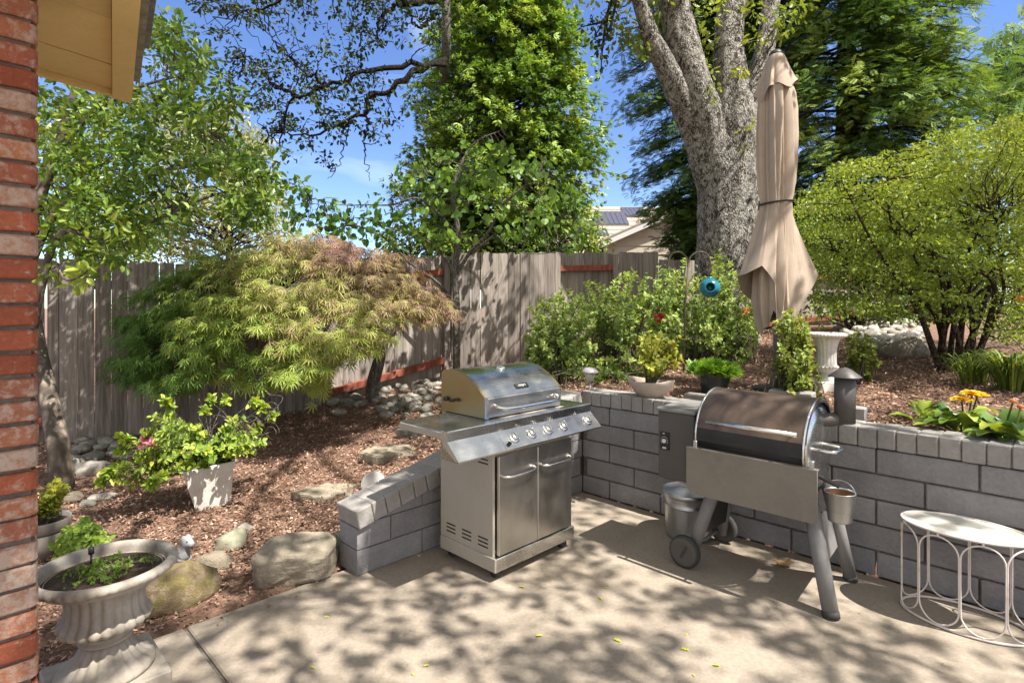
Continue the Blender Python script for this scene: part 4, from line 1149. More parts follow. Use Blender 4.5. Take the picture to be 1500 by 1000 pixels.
def solar_light():
    c = AB(-.035, .30, 0); c = A3((864-CX)/F*4.78, 4.78, 0); c[2] = TZ(c[0], c[1])
    t = thing('solar_light', 'small mushroom capped solar path light in the raised bed corner', 'garden light', c)
    z = lambda py: H-(py-HY)*4.78/F-c[2]
    gl = newmat('clear ribbed plastic'); p = principled(gl[1], gl[2], (.75,.72,.62), .15, 0, None, .5); p.inputs['Transmission Weight'].default_value = .5; gl = gl[0]
    cm = mottle('mauve grey metal', [(.3, (.25,.22,.24)), (.7, (.33,.30,.32))], 5, bump=.1, rough=.4, rv=0)
    mb = MB(); mb.tube([(0, 0, -.05), (0, 0, z(558))], .011, 12); mb.build('stake', cm, t)
    mb = MB(); mb.lathe([(.018, z(559)), (.036, z(556)), (.046, z(548)), (.047, z(545))], 24); mb.build('lens', gl, t)
    mb = MB(); mb.lathe([(.060, z(545.5)), (.070, z(546)), (.072, z(544.5)), (.058, z(541.5)), (.036, z(538.5)), (.0, z(537.5))], 32, cap=False); mb.lathe([(.06, z(545.4)), (0, z(544.5))], 24, cap=False); mb.build('cap', cm, t)
solar_light()
def hook_and_house():
    Y = 5.55; c = A3((1001-CX)/F*Y, Y, 0); c[2] = TZ(c[0], c[1])
    P = lambda px, py, dy=0: W(px, py, Y+dy)-c
    rust = mottle('rusty iron rod', [(.3, (.06,.045,.035)), (.7, (.16,.11,.08))], 20, bump=.3, rv=0)
    t = thing('shepherd_hook', 'thin rusty double shepherd hook standing among the leafy bushes', 'hook', c)
    mb = MB(); mb.tube([(0, 0, -.1), P(1004, 440), P(1009, 385)], .010, 8); mb.build('pole', rust, t)
    mb = MB(); mb.tube(smooth_path([P(1008, 392), P(1006, 378), P(997, 369.5), P(986, 371), P(980, 380), P(978, 392), P(973, 388)], 30), .008, 8); mb.build('arm', rust, t)
    mb = MB(); mb.tube(smooth_path([P(1009, 390), P(1011, 377), P(1022, 369.5), P(1034, 371), P(1040, 380), P(1041, 389), P(1046, 386)], 30), .008, 8); mb.build('arm', rust, t)
    d = W(1040, 421.5, Y)
    t = thing('birdhouse', 'round turquoise ceramic birdhouse hanging from the shepherd hook', 'birdhouse', d)
    m, nt, out = newmat('turquoise glaze'); v = coords(nt); c_ = ramp(nt, noise(nt, v, 12, 5), [(.3, (.012,.14,.20)), (.7, (.03,.24,.32))]); principled(nt, out, c_, .25, 0, None, .55)
    R0 = .097; fw = unit(A3(-.30, -1, .05)); sx = unit(np.cross(fw, Z)); up = np.cross(sx, fw)
    a0 = math.asin(.42); prof = [(R0*math.sin(a), -R0*math.cos(a)) for a in np.linspace(0.001, math.pi-a0, 26)]
    prof += [(R0*.42, R0*.885), (R0*.40, R0*.80)]+[(R0*.86*math.sin(a), -R0*.86*math.cos(a)) for a in np.linspace(math.pi-.5, 0.3, 14)]
    mb = MB(); mb.lathe(prof, 40, (0, 0, 0), 0, ex=sx, ey=up, ez=fw, cap=False); mb.build('shell', m, t)
    mb = MB(); mb.lathe([(.026, R0-.006), (.022, R0+.012), (.0, R0+.016)], 16, cap=False); mb.build('top_knob', m, t)
    mb = MB(); mb.tube([(0, 0, R0+.01), (0, 0, W(1040, 387, Y)[2]-d[2])], .003, 6); mb.build('hanging_wire', rust, t)
hook_and_house()
def figurine():
    Y = 3.08; c = A3((263-CX)/F*Y, Y, 0); c[2] = TZ(c[0], c[1])+.0
    t = thing('animal_figurine', 'small grey stone animal figurine on a white slab beside the large urn', 'figurine', c, unit(A3(.93, -.35, 0)))
    fm = stone('grey cast figurine', (.15,.15,.155), (.30,.295,.295))
    mb = MB(); mb.box((.0, 0, .05), (.20, .15, .12), .02); mb.build('base', M['whitestone'], t)
    # one continuous body: rump, chest, neck, head, muzzle
    me = bpy.data.meshes.new('body'); bm = bmesh.new()
    J = [(-.055, 0, .145, .048), (0, 0, .16, .050), (.035, 0, .185, .040), (.05, 0, .225, .030), (.068, 0, .262, .037), (.105, 0, .252, .024), (.125, 0, .246, .017)]
    ch = [bm.verts.new(j[:3]) for j in J]
    for i in range(len(ch)-1): bm.edges.new((ch[i], ch[i+1]))
    ex_ = {}
    for k, (src, p, r_) in enumerate([(2, (.055, .032, .12), .022), (2, (.055, -.032, .12), .022), (4, (.052, .026, .302), .013), (4, (.052, -.026, .302), .013), (0, (-.03, .045, .118), .028), (0, (-.03, -.045, .118), .028)]):
        v = bm.verts.new(p); bm.edges.new((ch[src], v)); ex_[v] = r_
    bm.verts.index_update(); rads = [j[3] for j in J]+list(ex_.values()); bm.to_mesh(me); bm.free()
    o = bpy.data.objects.new('body', me); COL.objects.link(o); o.parent = t
    sk = o.modifiers.new('skin', 'SKIN'); 
    for v, r_ in zip(me.skin_vertices[0].data, rads): v.radius = (r_, r_)
    me.skin_vertices[0].data[1].use_root = True
    ss = o.modifiers.new('sub', 'SUBSURF'); ss.levels = ss.render_levels = 2; me.materials.append(fm)
    bpy.context.view_layer.update()
    m2 = bpy.data.meshes.new_from_object(o.evaluated_get(bpy.context.evaluated_depsgraph_get())); o.modifiers.clear(); o.data = m2
    for p in m2.polygons: p.use_smooth = True
    m2.materials.clear(); m2.materials.append(fm)
    mb = MB()
    for s in (-1, 1): mb.lathe([(0, -.005), (.004, -.003), (.0055, 0), (.004, .003), (0, .005)], 8, (.094, .021*s, .273), cap=False)
    mb.build('eyes', M['black'], t)
    t.scale = (.82, .82, .82)
figurine()
# small concrete block beside the chimney
for px, py, Y, s_, lab in ((1252, 604, 3.55, (.13, .10, .11), 'small pale concrete block standing behind the smoker chimney'), (1160, 573, 4.2, (.30, .14, .10), 'grey concrete block lying at the foot of the umbrella')):
    c = A3((px-CX)/F*Y, Y, 0); c[2] = TZ(c[0], c[1]); mb = MB(); mb.box((0, 0, s_[2]*.35), s_, .008)
    o = mb.build('concrete_block', M['cap'], None); o.location = c; o.rotation_euler = (0, 0, TH+.1); tag(o, lab, 'block')
# low paver strip behind the clay bowl
c = AB(.98, .40, .80); mb = MB(); mb.box((0, 0, 0), (.55, .10, .07), .006); o = mb.build('edging_paver', M['cap'], None); o.location = c; o.rotation_euler = (0, 0, TH); tag(o, 'grey edging paver with pale top beside the green glazed pot', 'paver')
# ------------------------------------------------------------------ rocks
def rock_mesh(name, seed, mat, ang=.25, sub=3, flat=1.0):
    me = bpy.data.meshes.new(name); bm = bmesh.new(); bmesh.ops.create_icosphere(bm, subdivisions=sub, radius=.5)
    rng = np.random.default_rng(seed); off = Vector(rng.random(3)*50)
    pl = [(Vector(unit(rng.normal(size=3))), rng.uniform(.30, .43)) for _ in range(int(ang*24))]
    for v in bm.verts:
        d = v.co.normalized(); r = .5*(1+.30*mnoise.noise(d*1.4+off)+.10*mnoise.noise(d*4+off))
        p = d*r
        for n_, h in pl:
            s_ = p.dot(n_)-h
            if s_ > 0: p = p-n_*s_*.92
        p += d*(.012*mnoise.noise(d*14+off)); v.co = p
    bm.to_mesh(me); bm.free()
    for p in me.polygons: p.use_smooth = ang < .35
    me.materials.append(mat); return me
ROUND = [rock_mesh('river_rock', s, M['rock'], .12, 2) for s in range(6)]
PALE = [rock_mesh('pale_rock', s+20, M['palerock'], .25, 2) for s in range(5)]
def rock(me, name, label, p, size, rot, cat='rock', group=None, sink=.3):
    o = bpy.data.objects.new(name, me); COL.objects.link(o)
    o.scale = size; o.rotation_euler = rot; o.location = (p[0], p[1], p[2]+size[2]*(.5-sink)); return tag(o, label, cat, group)
def rocks():
    rng = np.random.default_rng(21)
    def field(poly, n, smin, smax, label, group, meshes, name='river_rock'):
        for px, py in poly_sample(poly, n, rng):
            p = onT(px, py); s_ = rng.uniform(smin, smax); k = meshes[rng.integers(len(meshes))]
            rock(k, name, label, p, (s_*rng.uniform(.9, 1.35), s_*rng.uniform(.75, 1), s_*rng.uniform(.5, .75)), (rng.uniform(-.25, .25), rng.uniform(-.25, .25), rng.uniform(0, 6.28)), 'rock', group, rng.uniform(.1, .35))
    field([(478,575),(500,558),(535,550),(535,600),(500,615),(482,600)], 26, .10, .19, 'rounded grey river rock heaped left of the maple trunk along the fence', 'river rocks left of the maple trunk', ROUND)
    field([(548,600),(552,572),(600,562),(640,552),(668,560),(668,600),(630,618),(590,612),(556,612)], 88, .09, .17, 'rounded grey river rock in the heap between the maple trunk and gas grill', 'river rocks right of the maple trunk', ROUND)
    field([(88,668),(110,650),(170,646),(225,652),(250,668),(200,676),(150,672),(100,690)], 38, .10, .20, 'rounded dark river rock along the fence foot behind the potted honeysuckle', 'river rocks at the left fence foot', ROUND)
    field([(1222,478),(1260,470),(1350,472),(1350,505),(1300,506),(1240,498)], 130, .09, .20, 'flat sun bleached rock in the pale stone patch behind the white urn', 'pale rocks in the raised bed', PALE, 'pale_rock')
    field([(1255,500),(1350,508),(1352,524),(1300,522),(1260,515)], 12, .20, .34, 'rounded grey boulder edging the mulch behind the smoker chimney', 'boulders edging the raised bed', ROUND, 'boulder')
    # single stones
    Rz = lambda a, b=0, c=0: (b, c, a)
    one = lambda me, n, lab, px, py, size, rot, sink=.3, cat='rock', z=None: rock(me, n, lab, onT(px, py) if z is None else G(px, py, z), size, rot, cat, None, sink)
    one(rock_mesh('boulder', 31, M['mossy'], .18), 'boulder', 'big tan boulder with green moss beside the fluted stone urn', 262, 884, (.40, .27, .30), (.25, -.15, .75), .30)
    one(rock_mesh('boulder', 35, M['flag'], .15), 'boulder', 'brown rounded rock touching the mossy boulder', 312, 832, (.20, .15, .13), Rz(.3), .25)
    one(rock_mesh('boulder', 38, M['greenrock'], .12), 'boulder', 'smooth green grey rock standing on the mulch edge', 338, 803, (.19, .13, .14), (.2, -.5, .5), .25)
    one(rock_mesh('rock', 41, M['palerock'], .12), 'rock', 'small pale round rock beside the green grey rock', 358, 778, (.10, .08, .07), Rz(.4), .3)
    me = bpy.data.meshes.new('boulder'); bm = bmesh.new()
    for p in ((-.17,-.14,-.02),(.17,-.10,-.02),(-.235,-.09,.195),(-.20,-.135,.17),(.19,-.12,.165),(.235,-.02,.19),(-.15,.12,.235),(.10,.15,.25),(.24,.12,.215),(-.22,.13,0),(.24,.14,0),(-.23,-.05,-.02),(.22,-.04,-.02),(.02,-.155,.10)): bm.verts.new(p)
    bmesh.ops.convex_hull(bm, input=bm.verts); bmesh.ops.bevel(bm, geom=list(bm.edges), offset=.010, segments=1, affect='EDGES')
    bmesh.ops.triangulate(bm, faces=bm.faces); bmesh.ops.subdivide_edges(bm, edges=bm.edges, cuts=4, use_grid_fill=True)
    for v in bm.verts: v.co += v.co.normalized()*(.014*mnoise.noise(v.co*9)+.008*mnoise.noise(v.co*26)+.03*min(0, mnoise.noise(v.co*5+Vector((3, 1, 2)))+.1))
    bm.to_mesh(me); bm.free(); me.materials.append(M['flag'])
    p = onT(432, 842); rock(me, 'boulder', 'angular tan boulder with flat top at the patio edge', p, (.92, .95, .76), (0, 0, .22), 'rock', None, .5)
    one(rock_mesh('rock', 47, M['greenrock'], .12), 'rock', 'small green grey rock against the end of the sloping wall', 497, 808, (.10, .08, .13), Rz(.2), .15)
    one(rock_mesh('boulder', 50, M['rock'], .12), 'boulder', 'smooth dark green river boulder left of the flowering pot', 140, 694, (.30, .20, .16), Rz(.3), .3)
    one(rock_mesh('boulder', 51, M['rock'], .12), 'boulder', 'dark boulder by the leaning tree trunk', 104, 690, (.26, .20, .17), Rz(1), .3)
    one(rock_mesh('rock', 52, M['palerock'], .12), 'rock', 'flat pale rock on the mulch below the pot plant', 152, 730, (.20, .13, .07), Rz(.3), .3)
    one(rock_mesh('rock', 53, M['flag'], .3), 'rock', 'rusty tan rock right of the round taupe pot', 108, 735, (.14, .10, .09), Rz(.3), .2)
    one(rock_mesh('rock', 54, M['rock'], .2), 'rock', 'small grey rock between the tan rock and the pot plant', 128, 742, (.12, .08, .05), Rz(.1), .2)
    one(rock_mesh('boulder', 55, M['flag'], .3), 'boulder', 'mossy brown boulder under the yellow green shrub', 1322, 522, (.50, .35, .30), Rz(.1), .3)
    # flagstones: flat broken slabs
    def slab(lab, px, py, outl, th, rz, mat=M['flag'], tilt=0):
        p = onT(px, py); mb = MB(); rg = np.random.default_rng(int(px))
        pts = np.array(outl, float); n = 40
        loop = smooth_path(np.vstack([pts, pts[:1]]), n+1)[:-1] if False else np.vstack([pts[i]+(pts[(i+1) % len(pts)]-pts[i])*np.linspace(0, 1, 7)[:-1, None] for i in range(len(pts))])
        loop = loop+rg.normal(size=loop.shape)*.006; c = loop.mean(0); k = len(loop)
        V = []; 
        for s_, z in ((.96, -.04), (1, .0), (1.0, th*.7), (.965, th), (.6, th+.004), (.2, th+.002)): V.append(np.c_[c+(loop-c)*s_+rg.normal(size=loop.shape)*.003*(s_ < 1), np.full(k, z)+rg.normal(size=k)*.0025])
        V = np.concatenate(V); f = [(l*k+i, l*k+(i+1) % k, (l+1)*k+(i+1) % k, (l+1)*k+i) for l in range(5) for i in range(k)]+[tuple(range(5*k, 6*k))]
        mb.add(V, f, 0, .5); o = mb.build('flagstone', mat); o.location = p; o.rotation_euler = (tilt, 0, rz); tag(o, lab, 'flagstone')
    slab('large tan flagstone on the mulch beyond the sloping wall end', 487, 724, [(-.30,-.02),(-.10,-.14),(.16,-.13),(.28,-.02),(.20,.12),(-.08,.14)], .035, .05, tilt=.05)
    slab('thick tan flagstone step left of the gas grill', 571, 668, [(-.24,-.02),(-.10,-.16),(.20,-.17),(.27,-.04),(.16,.12),(-.14,.12)], .06, .15, tilt=.06)
    slab('grey flagstone half hidden under the grill side shelf', 622, 634, [(-.26,-.04),(.0,-.12),(.3,-.10),(.3,.08),(-.1,.13)], .05, -.1, M['rock'], .08)
    c = onT(540, 722)+A3(.02, .05, .0); mb = MB(); mb.lathe([(.085, -.02), (.088, -.016), (.088, .016), (.083, .02)], 40, (0, 0, .05), ex=unit(A3(.9, .2, .1)), ey=unit(A3(-.08, .1, 1)), ez=np.cross(unit(A3(.9, .2, .1)), unit(A3(-.08, .1, 1))))
    o = mb.build('stepping_stone', M['whitestone']); o.location = c; tag(o, 'small round pale stone disc standing against the back of the sloping wall', 'stone disc')
rocks()

# ------------------------------------------------------------------ bark
def bark(name, cols, scale=8, lich=None, stretch=(1, 1, .25), bump=1.0, bd=.03):
    m, nt, out = newmat(name); v = coords(nt, stretch)
    vo = nt.nodes.new('ShaderNodeTexVoronoi'); vo.inputs['Scale'].default_value = scale*4.5; vo.feature = 'F1'
    n0 = noise(nt, v, scale, 6, .65, .6); 
    wv = nt.nodes.new('ShaderNodeVectorMath'); wv.operation = 'ADD'; L(nt, v, wv.inputs[0])
    sc_ = nt.nodes.new('ShaderNodeVectorMath'); sc_.operation = 'SCALE'; sc_.inputs['Scale'].default_value = .06
    cn = nt.nodes.new('ShaderNodeTexNoise'); cn.inputs['Scale'].default_value = scale*2; L(nt, v, cn.inputs['Vector']); L(nt, cn.outputs[1], sc_.inputs[0]); L(nt, sc_.outputs[0], wv.inputs[1]); L(nt, wv.outputs[0], vo.inputs[0])
    h = math_(nt, 'SUBTRACT', n0, math_(nt, 'MULTIPLY', vo.outputs[0], .9))
    c = ramp(nt, h, cols)
    v2 = coords(nt)
    if lich:
        for (col, s_, lo, hi) in lich:
            c = mixc(nt, ramp(nt, noise(nt, v2, s_, 8, .74, .5), [(lo, (0,0,0)), (hi, (.6,.6,.6))]), c, col)
    n3 = noise(nt, v2, scale*14, 4, .6); c = hsv(nt, c, madd(nt, n3, .7, .65))
    principled(nt, out, c, .95, 0, bumpn(nt, math_(nt, 'ADD', h, math_(nt, 'MULTIPLY', n3, .3)), bump, bd), .15); return m
M['oakbark'] = bark('grey oak bark', [(-.1, (.045,.038,.032)), (.15, (.24,.215,.19)), (.42, (.47,.44,.395))], 13, [((.56,.54,.49), 9, .45, .62), ((.36,.19,.07), 2.3, .66, .76)], (1, 1, .42))
M['bark'] = bark('brown bark', [(-.1, (.04,.028,.02)), (.2, (.11,.08,.06)), (.45, (.20,.16,.125))], 14)
M['darkbark'] = bark('dark twig bark', [(-.1, (.02,.015,.012)), (.2, (.05,.04,.032)), (.45, (.09,.075,.06))], 18)
M['smoothbark'] = bark('smooth taupe bark', [(-.1, (.10,.08,.065)), (.2, (.19,.155,.125)), (.45, (.27,.225,.185))], 5, None, (1,1,.5), .3, .01)
M['greybark'] = bark('pale grey bark', [(-.1, (.13,.115,.10)), (.2, (.24,.215,.19)), (.45, (.36,.33,.29))], 16)
def barktube(mb, path, radii, sides=26, amp=.12, seed=0, n=60, m=0, knots=0):
    P = smooth_path(path, n); R_ = np.interp(np.linspace(0, 1, n), np.linspace(0, 1, len(radii)), radii)
    V, f = tube(P, R_, sides, True); V = V.copy(); off = Vector((seed*7.3, seed*3.1, 0))
    for i in range(n):
        for k in range(sides):
            j = i*sides+k; d = V[j]-P[i]; u_ = Vector(d/np.linalg.norm(d))
            q_ = Vector(V[j])
            w_ = mnoise.noise(Vector((u_.x*1.6, u_.y*1.6, q_.z*.9))+off)*1.0+mnoise.noise(Vector((q_.x*9, q_.y*9, q_.z*3))+off)*.45+mnoise.noise(Vector((q_.x*24, q_.y*24, q_.z*9))+off)*.22
            V[j] = P[i]+d*(1+amp*w_)
    mb.add(V, f, m, .5, True); return P

# ------------------------------------------------------------------ leaf materials
g = leafmat
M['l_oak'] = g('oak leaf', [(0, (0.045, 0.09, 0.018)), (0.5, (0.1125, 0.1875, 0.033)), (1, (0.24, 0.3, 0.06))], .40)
M['l_oakdark'] = g('shaded oak leaf', [(0, (0.0144, 0.0288, 0.0096)), (0.6, (0.036, 0.06, 0.0168)), (1, (0.084, 0.108, 0.036))], .18, .5, .2)  # live oak leaves coloured dark to stand for backlit shade
M['l_yellow'] = g('yellow green oak leaf', [(0, (0.13, 0.182, 0.026)), (0.5, (0.26, 0.312, 0.052)), (1, (0.442, 0.429, 0.078))], .4)
M['l_conifer'] = g('light conifer spray', [(0, (.06,.125,.025)), (.4, (.175,.30,.06)), (.8, (.35,.46,.10)), (1, (.47,.54,.14))], .25, .5, .25)
M['l_redwood'] = g('dark redwood spray', [(0, (.035,.08,.025)), (.45, (.11,.195,.05)), (.8, (.24,.33,.08)), (1, (.36,.43,.11))], .25, .6, .12)
M['l_left'] = g('glossy broad leaf', [(0, (.035,.085,.018)), (.45, (.12,.21,.035)), (.75, (.27,.37,.065)), (1, (.47,.52,.10))], .38, .38, .4)  # pale yellow end of the ramp stands for sunlit highlights
M['l_pale'] = g('pale olive leaf', [(0, (.20,.22,.10)), (1, (.44,.45,.26))], .35)
M['l_redbud'] = g('heart leaf', [(0, (0.0405, 0.108, 0.0243)), (0.5, (0.1215, 0.2295, 0.0405)), (1, (0.297, 0.432, 0.081))], .45, .45)
M['l_maple'] = g('laceleaf maple leaf', [(0, (.11,.22,.045)), (.22, (.19,.29,.05)), (.42, (.36,.43,.09)), (.58, (.37,.33,.13)), (.75, (.30,.19,.14)), (1, (.21,.105,.105))], .35, .5, .3, (1.2,1.15,.6))
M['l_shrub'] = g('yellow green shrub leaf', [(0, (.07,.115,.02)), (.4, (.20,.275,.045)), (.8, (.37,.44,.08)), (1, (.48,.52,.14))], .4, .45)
M['l_sage'] = g('fresh green bush leaf', [(0, (.07,.13,.035)), (.4, (.19,.29,.07)), (.8, (.42,.52,.16)), (1, (.58,.64,.28))], .4, .5)
M['l_lime'] = g('yellow lime leaf', [(0, (0.15, 0.1875, 0.025)), (0.5, (0.325, 0.3625, 0.05)), (1, (0.525, 0.5, 0.075))], .4)
M['l_honey'] = g('potted shrub leaf', [(0, (0.0702, 0.158, 0.0264)), (0.5, (0.2106, 0.3335, 0.0527)), (0.85, (0.4212, 0.509, 0.0878)), (1, (0.8, 0.7371, 0.0878))], .4)
M['l_vine'] = g('trailing vine leaf', [(0, (0.065, 0.117, 0.0195)), (0.5, (0.221, 0.286, 0.0455)), (1, (0.442, 0.468, 0.117))], .4)
M['l_strap'] = g('strap leaf', [(0, (.05,.085,.015)), (.6, (.13,.19,.03)), (1, (.27,.32,.06))], .35)
M['l_broad'] = g('broad gerbera leaf', [(0, (.05,.11,.025)), (.5, (.17,.27,.05)), (1, (.42,.48,.07))], .35, .3, .5)
M['l_fern'] = g('feathery bright leaf', [(0, (0.084, 0.18, 0.018)), (1, (0.264, 0.432, 0.06))], .4)
M['l_dead'] = g('dry brown leaf', [(0, (.12,.06,.03)), (1, (.32,.19,.09))], .2)
def petal(name, a, b): return g(name, [(0, a), (1, b)], .35, .5)
M['p_yellow'] = petal('yellow petal', (.70,.42,.03), (.85,.60,.06)); M['p_pink'] = petal('pink petal', (.42,.10,.20), (.55,.20,.30))
M['p_red'] = petal('red petal', (.28,.015,.03), (.45,.04,.05)); M['p_orange'] = petal('orange petal', (.55,.15,.06), (.7,.25,.12)); M['p_faded'] = petal('faded petal', (.45,.30,.20), (.55,.38,.27))

# ------------------------------------------------------------------ trees
def tree_root(name, label, base, group=None, cat='tree'):
    return thing(name, label, cat, base, None, group)
def finish(t, base, wood, woodmat, fol, folmat, wname='trunk', fname='crown'):
    if wood is not None and wood.F: wood.build(wname, woodmat, t, base, False)
    if fol is not None and fol.F: return fol.build(fname, folmat, t, base, False)
def conifer(label, name, cx, Y, zb, prof, nb, nspray, sl, mat, seed, droop, shape='frond', rpow=1.0, tone=(.0, 1.0), trunk_r=.28, ztop=14):
    rng = np.random.default_rng(seed); base = A3((cx-CX)/F*Y, Y, 0); base[2] = TZ(base[0], base[1])
    t = tree_root(name, label, base); wd, fo = MB(), MB()
    barktube(wd, [base-Z*.2, base+Z*3, base+Z*7, A3(base[0], base[1], ztop)], [trunk_r, trunk_r*.85, trunk_r*.6, .03], 14, .08, seed, 40)
    zs_, rs_ = np.array([p[0] for p in prof]), np.array([p[1] for p in prof])
    for i in range(nb):
        z = zb+(min(ztop, 12.5)-zb)*rng.random()**1.15; a = rng.uniform(-math.pi, math.pi)
        if math.sin(a) > .45 and rng.random() < .6: a = -a
        R_ = np.interp(z, zs_, rs_)*rng.uniform(.62, 1.06)
        d = A3(math.cos(a), math.sin(a), 0); tip = A3(base[0], base[1], z)+d*R_+Z*(-droop*R_+rng.uniform(-.1, .15))
        p0 = A3(base[0], base[1], z+.12*R_)
        mid = (p0+tip)/2+Z*(.10*R_)
        path = smooth_path([p0, mid, tip], 10)
        wd.tube(path, [.035, .006], 5)
        tone_b = rng.uniform(*tone)
        k = nspray; s_ = rng.uniform(.28, 1.0, k)**.8; idx = s_*9; lo = np.clip(idx.astype(int), 0, 8); fr = (idx-lo)[:, None]
        P = path[lo]*(1-fr)+path[lo+1]*fr+rng.normal(size=(k, 3))*A3(.09, .09, .07)*R_**.5
        sd = A3(-d[1], d[0], 0); sg = rng.choice([-1, 1], k)[:, None]
        D = unit(d*rng.uniform(.3, 1.0, (k, 1))+sd*sg*rng.uniform(.1, .9, (k, 1))+Z*rng.uniform(-.75, .25, (k, 1))*(.5+droop)+rng.normal(size=(k, 3))*.18)
        Nr = unit(Z*1.0+d*.35+rng.normal(size=(k, 3))*.35)
        ln = sl*rng.uniform(.6, 1.2, k)
        leaves(fo, P, D, Nr, ln, ln, shape, 0, np.clip(tone_b*.65+rng.random(k)*.4, 0, 1), rng)
    finish(t, base, wd, M['bark'], fo, mat)
conifer('tall bright green conifer with feathery sprays in the middle behind the fence', 'conifer_tree', 738, 12.0, 1.9, [(1.6, 1.3), (2.6, 1.75), (3.8, 2.4), (5.1, 2.15), (7.5, 1.55), (10, .95), (14, .1)], 760, 60, .155, M['l_conifer'], 101, -.06, 'tuft', tone=(.0, 1.0))
conifer('dark green redwood tree behind the big oak trunk', 'redwood_tree', 1035, 14.2, 1.7, [(1.5, .9), (3, 1.2), (4.3, 1.8), (6, 2.25), (8, 2.3), (10, 1.8), (15, .3)], 420, 105, .20, M['l_redwood'], 102, .22, 'frond5', tone=(0, .5), ztop=15)
conifer('large dark redwood tree with drooping branches right of the tan umbrella', 'redwood_tree', 1240, 12.6, 1.6, [(1.5, 2.5), (4, 2.75), (6.5, 2.55), (8.5, 2.2), (12, 1.3), (15, .3)], 560, 110, .20, M['l_redwood'], 103, .22, 'frond5', tone=(.15, 1.0), ztop=15)

